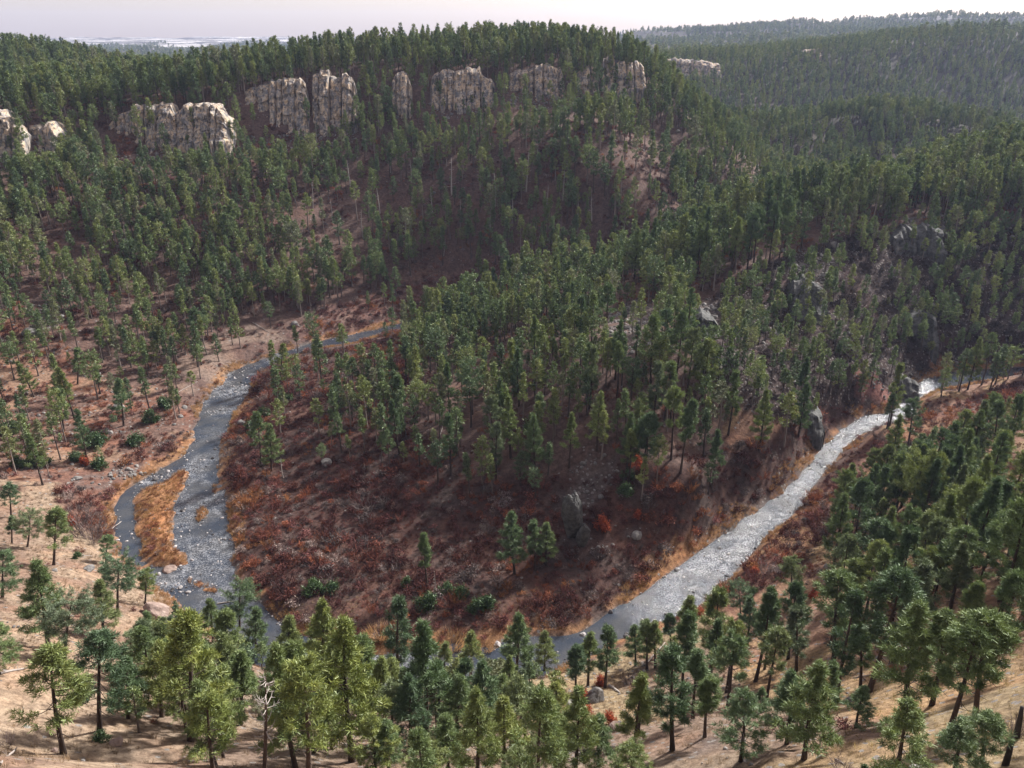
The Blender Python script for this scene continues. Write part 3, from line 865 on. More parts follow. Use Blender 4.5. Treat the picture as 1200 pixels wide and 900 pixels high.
#@@TREES
# ------------------------------------------------------------------ limestone cliffs
def cliff(name, nodes, t, label, seed, mat=None, depth=9.0, step=.5, group='limestone outcrops along the plateau rim'):
    """nodes: (u, v of the top, v of the foot) from left to right; a ribbed rock wall with a back and a top of its own"""
    ng = np.random.default_rng(seed)
    if t is None:
        _, _, _, tt = ray_hit([q[0] for q in nodes], [q[2] for q in nodes]); t = float(np.median(tt)) - 1.0
    A = np.array([T(q[0], q[2], t) for q in nodes]); B = np.array([T(q[0], q[1], t + 1.5) for q in nodes])
    L = np.concatenate([[0], np.cumsum(np.hypot(np.diff(A[:, 0]), np.diff(A[:, 1])))])
    ns = max(16, int(L[-1] / step)); s = np.linspace(0, L[-1], ns)
    ip = lambda arr: np.column_stack([np.interp(s, L, arr[:, k]) for k in range(3)])
    a, b = ip(A), ip(B)
    hgt = b[:, 2] - a[:, 2]
    # vertical buttresses of random width
    edges = [0]
    while edges[-1] < L[-1]: edges.append(edges[-1] + ng.uniform(2.2, 9.5) * (1 if step < 1.5 else 3))
    cid = np.clip(np.searchsorted(edges, s) - 1, 0, len(edges) - 2)
    off = ng.uniform(-.9, 1.5, len(edges)) * (1 if step < 1.5 else 3); tp = ng.uniform(-.13, .05, len(edges))
    ed = np.array(edges); mid = (s - ed[cid]) / np.maximum(ed[cid + 1] - ed[cid], .1)
    bulge = np.clip(1 - np.abs(2 * mid - 1) ** 3, 0, 1) * 1.0 - .8 * (np.abs(2 * mid - 1) > .88)
    m = max(12, int(hgt.max() / step)); rows = []
    tan = np.gradient(a[:, :2], axis=0); tan /= np.linalg.norm(tan, axis=1)[:, None] + 1e-9
    nrm = np.column_stack([tan[:, 1], -tan[:, 0]])          # towards the valley
    endt = np.minimum(1, np.minimum(s, L[-1] - s) / 1.8 + .25)
    hh = hgt * 1.16 * (1 + tp[cid] * .7) * (.55 + .45 * endt)
    back = (1 - endt) * 3.5
    for j in range(m + 1):
        q = j / m
        z = a[:, 2] - 4 * (1 - q) * (q < .001) - 2.0 * (1 - q) + hh * q - (7 if j == 0 else 0) + (vnoise(s * .7, np.full(ns, q * 5.0), seed + 21) - .5) * 1.4 * min(1, q * 2)
        led = (fbm(s / 9 + cid * 3.7, np.full(ns, q * hgt.max() / 2.6), seed, 3) - .5) * 2.6 + (vnoise(s * .9, np.full(ns, q * hgt.max() * .7), seed + 9) - .5) * 1.5 + .8 * (np.floor(vnoise(s / 5, np.full(ns, q * hgt.max() / 2.4), seed + 3) * 4) / 4 - .5) * 2.0
        bz = np.floor(q * hgt.max() / 3.1 + cid * .37 + vnoise(s / 6, s * 0 + j * .02, seed + 2) * .8); bx_ = np.floor(s / 2.7 + bz * .41)
        blk = (_h(bx_.astype(np.int64), bz.astype(np.int64), seed + 40) - .5) * 1.7
        o = blk + off[cid] * .8 + bulge * 1.3 + led - back + (1 - q) ** 2 * 2.2 - 1.2 * max(0, q - .92) / .08
        rows.append(np.column_stack([a[:, 0] * (1 - q) + b[:, 0] * q + nrm[:, 0] * o, a[:, 1] * (1 - q) + b[:, 1] * q + nrm[:, 1] * o, z]))
    for k, (dd, dz) in enumerate(((3.5, .3), (depth, -.6), (depth + 1, -6), (depth + 1, -hgt.max() - 4))):
        tpz = rows[m]
        rows.append(np.column_stack([tpz[:, 0] - nrm[:, 0] * dd, tpz[:, 1] - nrm[:, 1] * dd, tpz[:, 2] + dz + (vnoise(s / 3, s * 0 + k, seed + 5) - .5) * (2.0 if k < 2 else 0)]))
    V = np.array(rows); nr = len(rows)
    idx = np.arange(nr * ns).reshape(nr, ns)
    f = np.column_stack([idx[:-1, :-1].ravel(), idx[:-1, 1:].ravel(), idx[1:, 1:].ravel(), idx[1:, :-1].ravel()])
    v = V.reshape(-1, 3)
    # end walls
    lft = [tuple(idx[:, 0])]; 
    org = v.mean(0) * [1, 1, 0] + [0, 0, a[:, 2].min()]
    me = bpy.data.meshes.new(name)
    me.from_pydata((v - org).tolist(), [], f.tolist() + [tuple(idx[:, 0].tolist()), tuple(idx[::-1, -1].tolist())])
    me.materials.append(mat or M['cliff']); me.update()
    o = link(name, me, loc=org); tag(o, label, 'cliff', group)
    return o


CLIFFS = [
    ([(-12, 136, 178), (2, 138, 180), (14, 146, 178), (27, 154, 172)], 360, 'cream limestone cliff cut off by the left frame edge'),
    ([(33, 149, 168), (45, 147, 172), (60, 150, 178), (71, 160, 178)], 372, 'small dark grey outcrop just right of the cream cliff at the left edge'),
    ([(126, 150, 180), (142, 140, 183), (157, 133, 186), (178, 130, 176), (200, 130, 172), (204, 140, 172), (215, 129, 168), (232, 126, 165), (252, 127, 160), (268, 140, 160)], 391, 'long cream and orange limestone cliff, the lowest big one on the left'),
    ([(284, 113, 160), (300, 108, 163), (316, 103, 162), (336, 100, 160), (352, 100, 156), (362, 108, 150)], 415, 'tall cream cliff with orange stained right end beside a dark cleft'),
    ([(364, 97, 160), (380, 94, 158), (398, 95, 156), (412, 99, 152), (419, 108, 150)], 420, 'blocky grey cliff with an orange column and bare brown top'),
    ([(457, 95, 125), (466, 92, 126), (476, 94, 124), (483, 102, 122)], 430, 'narrow grey outcrop half hidden by pines, left of the layered one'),
    ([(503, 92, 122), (518, 88, 122), (540, 87, 124), (562, 87, 118), (580, 98, 116)], 434, 'grey layered outcrop split by a dark vertical crack, mid rim'),
    ([(594, 92, 110), (608, 86, 112), (626, 84, 114), (645, 79, 116), (658, 86, 112), (662, 98, 110)], 440, 'rounded grey outcrop with a shadowed rust-stained hollow'),
    ([(674, 88, 106), (690, 80, 106), (702, 82, 104)], 445, 'small grey outcrop among pines left of the plateau nose'),
    ([(704, 72, 96), (716, 70, 102), (728, 76, 104), (742, 74, 102), (757, 84, 100)], 447, 'buff cliff at the right-hand nose of the plateau'),
]
for i, (nd, t, lb) in enumerate(CLIFFS):
    cliff('limestone_cliff', nd, t - (2.5 if i < 5 else 5), lb, 20 + i)
cliff('rim_cliff', [(752, 71, 90), (764, 70, 96), (780, 71, 94), (800, 72, 88), (822, 74, 88), (846, 76, 86)], None, 'distant buff cliff on the far canyon rim behind the plateau nose', 71, step=2.0, group='cliffs of the far canyon rim')
cliff('rim_cliff', [(905, 64, 70), (925, 62, 70), (945, 60, 68), (962, 58, 64)], None, 'thin pale ledge of rock on the far rim above the shaded wall', 72, step=2.0, group='cliffs of the far canyon rim')
for i, (nd, t, lb) in enumerate([
    ([(1040, 280, 300), (1062, 272, 296), (1085, 268, 290), (1108, 274, 290)], None, 'brownish crag high on the steep face above the right river reach'),
    ([(925, 338, 362), (940, 330, 372), (958, 336, 372), (968, 342, 360)], None, 'tall grey crag on the steep spur face among dark pines'),
    ([(1060, 378, 398), (1085, 372, 402), (1100, 380, 400)], None, 'low grey crag on the shaded slope above the dark river'),
    ([(938, 486, 500), (950, 482, 502), (968, 488, 500)], None, 'small pale crag standing just above the bright river'),
    ([(1050, 452, 466), (1062, 446, 468), (1078, 452, 462)], None, 'grey rock wall at the river corner beside the red scree'),
    ([(803, 378, 392), (822, 370, 396), (842, 380, 394)], None, 'grey crag and broken blocks near the top of the spur')]):
    cliff('rock_crag', nd, t, lb, 120 + i, M['lichen'], 6, .7, 'crags of the steep spur face')


# ------------------------------------------------------------------ big rocks
def put_rock(u, v, wpx, hpx, seed, mat, name, label, group=None, rot=None, dpx=None, sub=4, sink=.25, rough=.35):
    x, y, z, t = (float(q[0]) for q in ray_hit(u, v))
    k = t / F
    w = wpx * k / 2; h = hpx * k / 2 / .85; d = (dpx or wpx) * k / 2
    o = link(name, rock_mesh(name, seed, mat, (w, d, h), sub, rough), loc=(x, y, z + h * (1 - 2 * sink)), rot=rot or (0, 0, seed))
    tag(o, label, 'rock', group); return o


put_rock(671, 632, 26, 62, 3, M['lichen'], 'rock_pinnacle', 'tall lichened grey pinnacle on the red brush flat of the spur', None, (0.05, -.12, .4), 22, 5, .08, .5)
put_rock(683, 640, 15, 32, 8, M['lichen'], 'rock_slab', 'leaning grey slab against the foot of the tall pinnacle', None, (.1, .12, .2), 12, 4, .08, .3)
put_rock(183, 722, 36, 20, 12, M['pinkrock'], 'boulder', 'smooth pinkish boulder above the left river bank among near pines', None, None, 30)
put_rock(697, 822, 24, 20, 15, M['boulder'], 'boulder', 'dark blocky boulder under the rust red bushes')
put_rock(670, 830, 15, 12, 16, M['boulder'], 'boulder', 'small dark boulder left of the rust red bushes')
put_rock(722, 856, 20, 10, 18, M['pinkrock'], 'boulder', 'rounded pale boulder half under a pine below the rust red bushes')
put_rock(199, 669, 16, 7, 19, M['pinkrock'], 'boulder', 'flat pale boulder at the foot of the reed island')
put_rock(104, 668, 15, 5, 21, M['boulder'], 'boulder', 'flat grey boulder on the tan grass slope near the left channel')
put_rock(36, 392, 18, 9, 23, M['boulder'], 'boulder', 'grey broken boulder on the bare left slope above the river')
put_rock(137, 872, 17, 8, 24, M['pinkrock'], 'boulder', 'low tan boulder behind the near left pines')
put_rock(64, 882, 8, 7, 29, M['pinkrock'], 'boulder', 'small pale boulder at the foot of the near left pine')
put_rock(283, 497, 9, 6, 26, M['boulder'], 'boulder', 'grey boulder on the brushy bank right of the upper rapids')
put_rock(383, 545, 14, 9, 27, M['boulder'], 'boulder', 'grey boulder in the brush under the spur pines')
put_rock(346, 382, 10, 7, 28, M['boulder'], 'boulder', 'grey block on the pinkish slope above the upstream bend')
put_rock(683, 745, 8, 5, 31, M['stone'], 'river_boulder', 'wet boulder in calm water near the reeds of the right reach', 'boulders lying in the river')
put_rock(716, 718, 6, 5, 32, M['stone'], 'river_boulder', 'dark boulder against the golden reeds of the right reach', 'boulders lying in the river')
put_rock(734, 747, 7, 5, 33, M['stone'], 'river_boulder', 'pale boulder near the near bank of the right reach', 'boulders lying in the river')
put_rock(1048, 490, 12, 6, 34, M['stone'], 'river_boulder', 'dark boulder at the river corner where the rapids turn', 'boulders lying in the river')

rocks_proto = [proto('river_stone', rock_mesh('river_stone', 60 + i, M['stone'], (1, .8, .55), 2, .4)) for i in range(6)]
blk_proto = [proto('talus_block', rock_mesh('talus_block', 80 + i, M['boulder'], (1, .8, .7), 2, .35)) for i in range(6)]

# ------------------------------------------------------------------ candidate pines
def grid_pts(x0, x1, y0, y1, c):
    X, Y = np.meshgrid(np.arange(x0, x1, c), np.arange(y0, y1, c))
    X = X.ravel() + rng.uniform(-.48, .48, X.size) * c; Y = Y.ravel() + rng.uniform(-.48, .48, Y.size) * c
    return X, Y


# pines picked from the photograph: foot (u, v), tip (u, v), kind of crown, yellowish needles
HAND = [
    (75, 884, 63, 758, 3, 0), (117, 857, 113, 744, 1, 0), (57, 758, 42, 657, 0, 0), (3, 700, 4, 645, 9, 0), (-4, 785, -2, 733, 9, 0), (14, 637, 14, 604, 7, 0), (32, 641, 38, 600, 6, 0),
    (63, 662, 66, 594, 3, 0), (124, 659, 126, 627, 1, 0), (13, 606, 12, 567, 1, 0), (138, 716, 138, 653, 6, 0), (170, 708, 172, 668, 1, 0), (122, 748, 117, 680, 0, 0), (76, 772, 81, 698, 6, 0),
    (174, 775, 171, 718, 7, 0), (203, 772, 200, 722, 0, 0), (223, 868, 214, 722, 3, 1), (250, 752, 245, 702, 0, 0), (281, 742, 280, 687, 6, 0), (268, 800, 262, 715, 8, 0), (362, 912, 357, 780, 1, 1),
    (336, 800, 340, 722, 0, 0), (376, 812, 378, 704, 0, 1), (413, 892, 402, 727, 0, 1), (467, 801, 468, 702, 2, 0), (500, 868, 495, 732, 7, 0), (459, 870, 462, 803, 1, 0), (552, 797, 553, 740, 7, 0),
    (604, 804, 608, 720, 0, 0), (563, 861, 566, 776, 0, 0), (617, 880, 607, 798, 9, 0), (638, 788, 639, 740, 0, 0), (676, 818, 673, 757, 8, 0), (689, 804, 692, 742, 7, 0), (709, 806, 713, 737, 2, 0),
    (745, 780, 744, 733, 0, 0), (758, 784, 758, 730, 8, 0), (768, 783, 768, 728, 7, 0), (786, 763, 785, 719, 8, 0), (788, 880, 788, 760, 2, 0), (748, 862, 753, 805, 8, 0), (702, 898, 702, 838, 0, 0),
    (497, 918, 496, 866, 9, 0), (527, 912, 521, 838, 0, 0), (612, 925, 606, 878, 9, 0), (744, 928, 738, 873, 9, 0), (655, 858, 650, 800, 4, 1), (868, 891, 874, 813, 9, 0), (922, 872, 928, 787, 0, 0),
    (943, 888, 961, 777, 0, 0), (933, 787, 932, 712, 2, 0), (977, 778, 987, 669, 5, 0), (1018, 812, 1051, 676, 5, 0), (1008, 808, 1010, 735, 8, 0), (1003, 853, 1013, 806, 4, 0), (1050, 922, 1062, 820, 4, 0),
    (1060, 834, 1077, 706, 0, 0), (1092, 826, 1112, 722, 8, 0), (1113, 856, 1134, 738, 5, 0), (1143, 842, 1163, 716, 5, 0), (1119, 902, 1129, 841, 0, 0), (1150, 912, 1156, 837, 1, 0), (960, 702, 986, 628, 1, 0),
    (1013, 704, 1032, 608, 5, 0), (926, 711, 929, 655, 1, 0), (875, 756, 880, 700, 0, 0), (832, 792, 842, 692, 2, 0), (853, 828, 863, 746, 1, 0), (804, 764, 809, 699, 7, 0), (826, 864, 830, 794, 8, 0),
    (812, 842, 816, 766, 8, 0), (868, 722, 866, 686, 6, 0), (893, 832, 893, 806, 7, 0), (1112, 722, 1131, 622, 1, 0), (1172, 705, 1190, 598, 1, 0), (1063, 528, 1072, 469, 1, 0), (1131, 533, 1134, 480, 0, 0),
    (1164, 545, 1172, 470, 2, 0), (603, 672, 599, 600, 0, 0), (627, 668, 625, 612, 2, 0), (640, 662, 641, 613, 0, 0), (990, 700, 1003, 640, 0, 0), (1042, 700, 1052, 640, 4, 0), (1075, 752, 1085, 660, 2, 0),
    (75, 505, 71, 456, 2, 0), (145, 499, 139, 443, 4, 0), (40, 465, 20, 423, 0, 0), (91, 450, 90, 408, 2, 0), (232, 410, 228, 362, 1, 0), (318, 552, 316, 497, 0, 0), (328, 448, 331, 402, 4, 0),
    (158, 798, 152, 742, 9, 0), (300, 772, 300, 712, 0, 0), (330, 868, 326, 800, 4, 0), (440, 905, 436, 842, 9, 1), (585, 845, 588, 792, 4, 0), (250, 905, 243, 812, 3, 1), (520, 800, 523, 752, 7, 0), (150, 842, 148, 770, 0, 0), (190, 840, 186, 752, 0, 1), (240, 850, 238, 760, 2, 0), (262, 868, 260, 780, 0, 0), (282, 850, 283, 764, 7, 0), (345, 862, 347, 776, 0, 1), (392, 850, 391, 752, 0, 0), (425, 845, 425, 748, 2, 0),
    (445, 852, 446, 772, 7, 0), (480, 880, 479, 792, 0, 0), (535, 872, 539, 792, 0, 0), (590, 902, 590, 818, 0, 1), (650, 902, 648, 822, 0, 0), (455, 905, 454, 845, 4, 0), (960, 902, 915, 873, 9, 0)]
HAND_FIX = [h for h in HAND if h[0] != 960]
hu = np.array([h[0] for h in HAND_FIX], float); hv = np.array([h[1] for h in HAND_FIX], float)
hx, hy, hz, ht = ray_hit(hu, hv)
trees = []      # x y z h rotx roty rotz kind gold hand
for i, h in enumerate(HAND_FIX):
    k = (450 - h[3]) / F
    q = hy[i] * (k * CP - SP) / (CP + k * SP); hh = q + CAMZ - hz[i]
    dep = hy[i] * CP - q * SP
    lean = math.atan2((h[2] - 600) / F * dep - hx[i], hh)
    trees.append((hx[i], hy[i], hz[i], hh * 1.0, 0, lean, rng.uniform(0, 6.28), h[4], h[5], 1))
hxy = np.column_stack([hx, hy])


def dens(x, y, z, sd):
    u, v, d = proj(x, y, z)
    p = np.full(len(x), .70)
    cl = fbm(x / 22, y / 22, 201, 3); cl2 = fbm(x / 60, y / 60, 207, 3)
    p *= .35 + 1.3 * sstep(.38, .55, cl)
    r = np.hypot(x, y)
    farslope = (y > 300) & (x < 130); p[farslope] = (.74 * (.45 + .8 * sstep(.36, .52, cl)))[farslope]
    plat = (z > 82) & (y > 380); p[plat] = .95
    spur = (x > -40) & (y > 190) & (y < 420) & (x < 330) & ~farslope; p[spur] = (.76 * (.5 + .9 * sstep(.36, .52, cl)))[spur]
    fg = (y < 135) & (x < 35); p[fg] = .10
    rs = (x > 35) & (y < 240) & (sd > 3); p[rs] = (.62 * (.3 + 1.1 * sstep(.40, .55, cl)))[rs]
    m = spur & (u > 720) & (v < 330); p[m] = .92
    m = pip(u, v, RFACE); p[m] = (.66 * (.4 + sstep(.38, .58, cl)))[m]
    m = pip(u, v, LEFTMID); p[m] = np.where(v[m] < 432, .38, .16)
    m = pip(u, v, PINKV); p[m] = .12
    m = pip(u, v, [(430, 190), (560, 200), (580, 300), (540, 330), (450, 320)]); p[m] = np.maximum(p[m], .46)
    m = pip(u, v, [(385, 400), (470, 380), (480, 440), (400, 455)]); p[m] = .05
    m = farslope & (u > 360) & (u < 800) & (v > 130) & (v < 330) & ~m; p[m] *= .68
    m = pip(u, v, SANDB); p[m] = .2
    BR = [(262, 560), (330, 540), (400, 560), (500, 590), (600, 595), (700, 580), (800, 600), (880, 560), (960, 500), (1050, 470), (950, 560), (800, 668), (690, 740), (560, 760), (400, 765), (335, 740), (270, 640)]
    m = pip(u, v, BR); p[m] = .004
    up = [(262, 500), (285, 450), (330, 425), (400, 405), (430, 430), (380, 520), (500, 560), (500, 590), (400, 560), (330, 540), (262, 560)]
    m = pip(u, v, up); p[m] = .10
    m = pip(u, v, [(400, 470), (560, 420), (700, 470), (800, 480), (800, 560), (600, 570), (480, 560), (400, 540)]); p[m] = .5
    for q in (RBRUSH, LBRUSH): 
        m = pip(u, v, q); p[m] = .006
    m = pip(u, v, G_TAN); p[m] = 0
    # denser grove before the hidden bend
    m = pip(u, v, [(160, 745), (280, 730), (330, 735), (420, 735), (530, 790), (640, 800), (660, 835), (560, 860), (420, 900), (330, 900), (240, 900), (180, 850)]) & (y < 130); p[m] = .90
    m = pip(u, v, [(690, 790), (790, 770), (800, 870), (680, 880)]); p[m] = .03
    m = (v > 745) & (u > 800); p[m] = .26
    m = (v > 885) & (u > 150) & (u < 1100) & (y > 34); p[m] = .42
    m = (v > 850) & (u > 278) & (u < 334); p[m] = 0
    for s in SCREES[:6]:
        m = pip(u, v, s); p[m] = .10
    p[sd < 4] = 0
    p[pip(u, v, [(135, 545), (225, 540), (240, 690), (150, 680)])] = 0
    tu = [-100, 27, 71, 126, 204, 268, 284, 362, 419, 457, 580, 662, 757]; tv = [136, 150, 158, 146, 128, 138, 104, 104, 108, 94, 92, 84, 74]
    m = (v < np.interp(u, tu, tv) - 1) & (y > 340) & (u < 760); p[m] = .93
    cf = (r > 340) & (r < 470)
    for nd, t, lb in CLIFFS:
        poly = [(a, b + 1) for a, b, c in nd] + [(a, c + 3) for a, b, c in nd[::-1]]
        m = pip(u, v - 8, poly) & cf; p[m] = .06
        m = pip(u, v, [(a, c - 2) for a, b, c in nd[1:-1]] + [(a, c + 24) for a, b, c in nd[-2:0:-1]]) & cf; p[m] *= .10
        m = pip(u, v, [(a, c + 26) for a, b, c in nd] + [(a, c + 60) for a, b, c in nd[::-1]]) & cf; p[m] = .9
        m = pip(u, v, [(a, c + 2) for a, b, c in nd] + [(a, c + 13) for a, b, c in nd[::-1]]) & cf; p[m] = .58
    return p


X, Y = grid_pts(-380, 430, 34, 640, 4.1)
sd = river_sdf(X, Y); ZZ = H(X, Y, sd); p = dens(X, Y, ZZ, sd)
k = (rng.random(len(X)) < p)
u, v, d = proj(X, Y, ZZ)
k &= (u > -260) & (u < 1560) & (v < 1150) & (d > np.where(u > 1235, 40, np.where(u > 700, 78, 66)))
X, Y, ZZ, p = X[k], Y[k], ZZ[k], p[k]
dm = np.sqrt(((X[:, None] - hxy[None, :, 0]) ** 2 + (Y[:, None] - hxy[None, :, 1]) ** 2)).min(1)
k = dm > 3.2; X, Y, ZZ = X[k], Y[k], ZZ[k]
wts = np.array([.20, .08, .17, .08, .08, .04, .03, .20, .09, .03])
kind = rng.choice(10, len(X), p=wts)
hgt = (7.5 + 9.5 * rng.random(len(X)) ** .8) * (.85 + .3 * fbm(X / 50, Y / 50, 303, 2))
uu, vv, _ = proj(X, Y, ZZ)
m = (X > -40) & (Y > 190) & (Y < 420) & ~((Y > 300) & (X < 130)); hgt[m] *= 1.05
m = (Y >= 300) & (X < 130); hgt[m] *= 1.1
m = (X > 40) & (Y > 230) & (Y < 450) & (uu > 740) & (vv < 330); hgt[m] *= 1.18
m = pip(uu, vv, RFACE); hgt[m] *= .62
for nd, t, lb in CLIFFS:
    m = pip(uu, vv, [(a - 4, c - 2) for a, b, c in nd] + [(a + 4, c + 44) for a, b, c in nd[::-1]]) & (np.hypot(X, Y) > 330); hgt[m] *= np.where(rng.random(m.sum()) < .7, .42, .75)
m = (Y < 135) & (X < 60); hgt[m] *= .92
m = (Y < 200) & (X >= 35); hgt[m] *= 1.1
m = (X > 15) & (Y < 125); kind[m] = rng.choice([1, 3, 5, 7, 8, 2], m.sum())
tu_, tv_, _ = proj(X, Y, ZZ + hgt)
lou = [560, 658, 700, 740, 800, 850, 900, 955, 1000, 1060, 1085, 1200, 1330]; lov = [800, 783, 765, 745, 722, 692, 640, 582, 524, 500, 470, 450, 445]
bl_ = (uu > 640) & (vv > np.interp(uu, lou, lov)); over = bl_ & (tv_ < np.interp(tu_, lou, lov) + 4)
grv = (uu < 690) & (Y < 138) & (vv > 690) & (tv_ < np.interp(tu_, [140, 200, 250, 340, 480, 560, 640, 690], [712, 728, 738, 754, 772, 768, 772, 765]))
hgt[grv] *= .68; tu_, tv_, _ = proj(X, Y, ZZ + hgt); grv = grv & (tv_ < np.interp(tu_, [140, 200, 250, 340, 480, 560, 640, 690], [712, 728, 738, 754, 772, 768, 772, 765]))
ok = (~over & ~grv) | (rng.random(len(X)) < .03)
X, Y, ZZ, kind, hgt, uu, vv = X[ok], Y[ok], ZZ[ok], kind[ok], hgt[ok], uu[ok], vv[ok]
small = rng.random(len(X)) < .16; hgt[small] *= .55
for i in range(len(X)):
    trees.append((X[i], Y[i], ZZ[i], hgt[i], rng.normal(0, .025), rng.normal(0, .025), rng.uniform(0, 6.28), kind[i], 0, 0))
TR = np.array(trees)
u0, v0, d0 = proj(TR[:, 0], TR[:, 1], TR[:, 2]); u1, v1, d1 = proj(TR[:, 0], TR[:, 1], TR[:, 2] + TR[:, 3])
px = np.abs(v0 - v1)
seen = (v1 < 900) & (v0 > 0) & (u0 > -15) & (u0 < 1215) & (TR[:, 1] > 30)
score = px + 1000 * TR[:, 9]; score[~seen & (TR[:, 9] == 0)] = -1
order = np.argsort(-score)[:300]
ind = np.zeros(len(TR), bool); ind[order] = True
print('pines near', len(TR), 'individual min px', px[order].min())

REG = [  # test, where words, group
    (lambda u, v: (v > 560) & (u < 150), 'on tan grass', 'pines on the tan grass slope'),
    (lambda u, v: (v > 690) & (u >= 150) & (u < 440), 'in the left grove', 'pines of the near left grove'),
    (lambda u, v: (v > 760) & (u >= 440) & (u < 665), 'in the middle grove', 'pines of the near middle grove'),
    (lambda u, v: (v > 740) & (u >= 665) & (u < 840), 'by the stony clearing', 'pines round the stony clearing'),
    (lambda u, v: (v > 780) & (u >= 840) & (u < 985), 'on the dry slope', 'pines on the dry near slope'),
    (lambda u, v: (v > 780) & (u >= 985), 'in the right corner', 'pines of the near right corner'),
    (lambda u, v: (v > 640) & (u >= 840), 'on the right slope', 'pines halfway up the right-hand slope'),
    (lambda u, v: (v > 440) & (u >= 1000), 'in the right stand', 'pines of the shaded right stand'),
    (lambda u, v: (u < 250) & (v < 580), 'on the left bank', 'pines on the left bank'),
    (lambda u, v: (v > 560), 'in red brush', 'pines in the red brush of the bend'),
    (lambda u, v: (v > 0), 'on the spur', 'pines on the spur')]
ORD = ['first', 'second', 'third', 'fourth', 'fifth', 'sixth', 'seventh', 'eighth', 'ninth', 'tenth', 'eleventh', 'twelfth', 'thirteenth', 'fourteenth', 'fifteenth', 'sixteenth']
SPECIAL = {0: 'large pine with dark bare trunk and wide ragged crown in the near left corner', 2: 'dense dark green cone-shaped pine alone in the middle of the tan grass slope', 7: 'flat-boughed pine on the grass edge, beside the bare brown bushes',
           16: 'big yellow-green pine with pale dead boughs in the near left grove', 20: 'bright yellow-green round pine right of the grey dead pine', 23: 'large yellow-green pine at the near frame edge, right of the bright round one',
           24: 'tall slim pine standing against the brush left of the reed clump', 25: 'tallest straight dark pine in the middle of the near grove', 33: 'slim pine with bare trunk against the calm river, left of its taller neighbour',
           34: 'slim pine against the calm river directly above the rust red bushes', 39: 'tall narrow pine at the near edge right of the rust red bushes', 52: 'strongly leaning pine with a long bare dark trunk above yellow grass',
           56: 'dense dark pine reaching the ground beside the leaning pine', 74: 'lone pine on the brushy point where the bright river turns', 77: 'bright topped bushy pine standing in red brush left of the rock pinnacle',
           79: 'small dark green pine between the paired pines and the rock pinnacle', 57: 'bare-trunked pine, left one of the slanting trio near the right corner', 60: 'bushy small pine at the near edge left of the charred stub', 61: 'bushy round pine just left of the charred leaning stub'}
MARKS = [(672, 605, 'rock pinnacle'), (695, 560, 'pale scree'), (740, 385, 'grey spur scree'), (697, 815, 'rust red bushes'), (183, 718, 'pinkish boulder'), (1036, 745, 'leaning pine'), (310, 850, 'grey dead pine'), (532, 755, 'reed clump'),
         (1058, 485, 'river corner'), (230, 570, 'left rapids'), (265, 470, 'upper rapids'), (615, 638, 'paired bend pines'), (185, 620, 'reed island'), (1183, 880, 'charred stub'), (516, 508, 'white log'), (705, 755, 'calm water'), (880, 640, 'bright river reach'),
         (365, 408, 'upstream bend'), (378, 690, 'round shrub pair'), (510, 685, 'white forked stems'), (1195, 640, 'right frame edge'), (1195, 500, 'right frame edge'), (20, 680, 'left frame edge'), (20, 470, 'left frame edge'), (955, 350, 'tall grey crag'), (822, 385, 'broken spur crag'),
         (108, 625, 'bare forked bush'), (722, 856, 'half-hidden boulder'), (955, 492, 'pale riverside crag'), (600, 900, 'near frame edge'), (430, 900, 'near frame edge'), (860, 900, 'near frame edge')]


def landmark(u, v):
    dx, dy, nm = min(((u - a, v - b, n_) for a, b, n_ in MARKS), key=lambda q: q[0] ** 2 + q[1] ** 2)
    if 'frame edge' in nm: return 'by the ' + nm
    if math.hypot(dx, dy) < 26: return 'right beside the ' + nm
    far = 'well ' if math.hypot(dx, dy) > 95 else ''
    return far + (('left of' if dx < 0 else 'right of') if abs(dx) > abs(dy) else ('above' if dy < 0 else 'below')) + ' the ' + nm


buckets = {}
info = {}
for i in np.where(ind)[0]:
    for r_, (fn, where, grp) in enumerate(REG):
        if fn(u0[i], v0[i]): break
    kd = int(TR[i, 7]); hh = TR[i, 3]
    size = 'tall' if hh > 13 else 'small' if hh < 8 else 'middling'
    if hh < 4.5: size = 'tiny'
    colr = 'yellow-green ' if TR[i, 8] else ''
    lab = f'{size} {SPECS[kd][5]} {colr}pine {where}, {landmark(u0[i], (v0[i] + v1[i]) / 2)}'
    info[i] = (lab, grp)
    if i in SPECIAL: continue
    buckets.setdefault(lab, []).append(i)
labels = {i: SPECIAL[i] for i in SPECIAL}
for lab, li in buckets.items():
    li.sort(key=lambda i: u1[i])
    if len(li) == 1: labels[li[0]] = lab
    elif len(li) <= 12:
        for k_, i in enumerate(li):
            e = ('leftmost' if k_ == 0 else 'rightmost' if k_ == len(li) - 1 else ORD[k_] + ' from left')
            labels[i] = f'{lab}, {e}' if len(li) > 2 else f'{lab}, {"left" if k_ == 0 else "right"} one'
    else:
        for i in li: labels[i] = lab
for i in np.where(ind)[0]:
    x, y, z, h, rx, ry, rz, kd, gold, hand = TR[i]; kd = int(kd)
    e = bpy.data.objects.new('pine_tree', None); COL.objects.link(e); e.empty_display_size = 1
    e.location = (x, y, z); e.rotation_mode = 'ZYX' if False else 'XYZ'
    from mathutils import Matrix
    mt = Matrix.Rotation(ry, 3, 'Y') @ Matrix.Rotation(rx, 3, 'X') @ Matrix.Rotation(rz, 3, 'Z')
    e.rotation_euler = mt.to_euler()
    wsc = (h / 14) ** .7 * (1.34 if hand else 1.12)
    e.scale = (wsc, wsc, h / 14)
    tag(e, labels[i], 'tree', info[i][1])
    tmh, cmh, gmh = NEAR[kd]
    link('trunk', tmh, e); link('crown', gmh if gold else cmh, e)

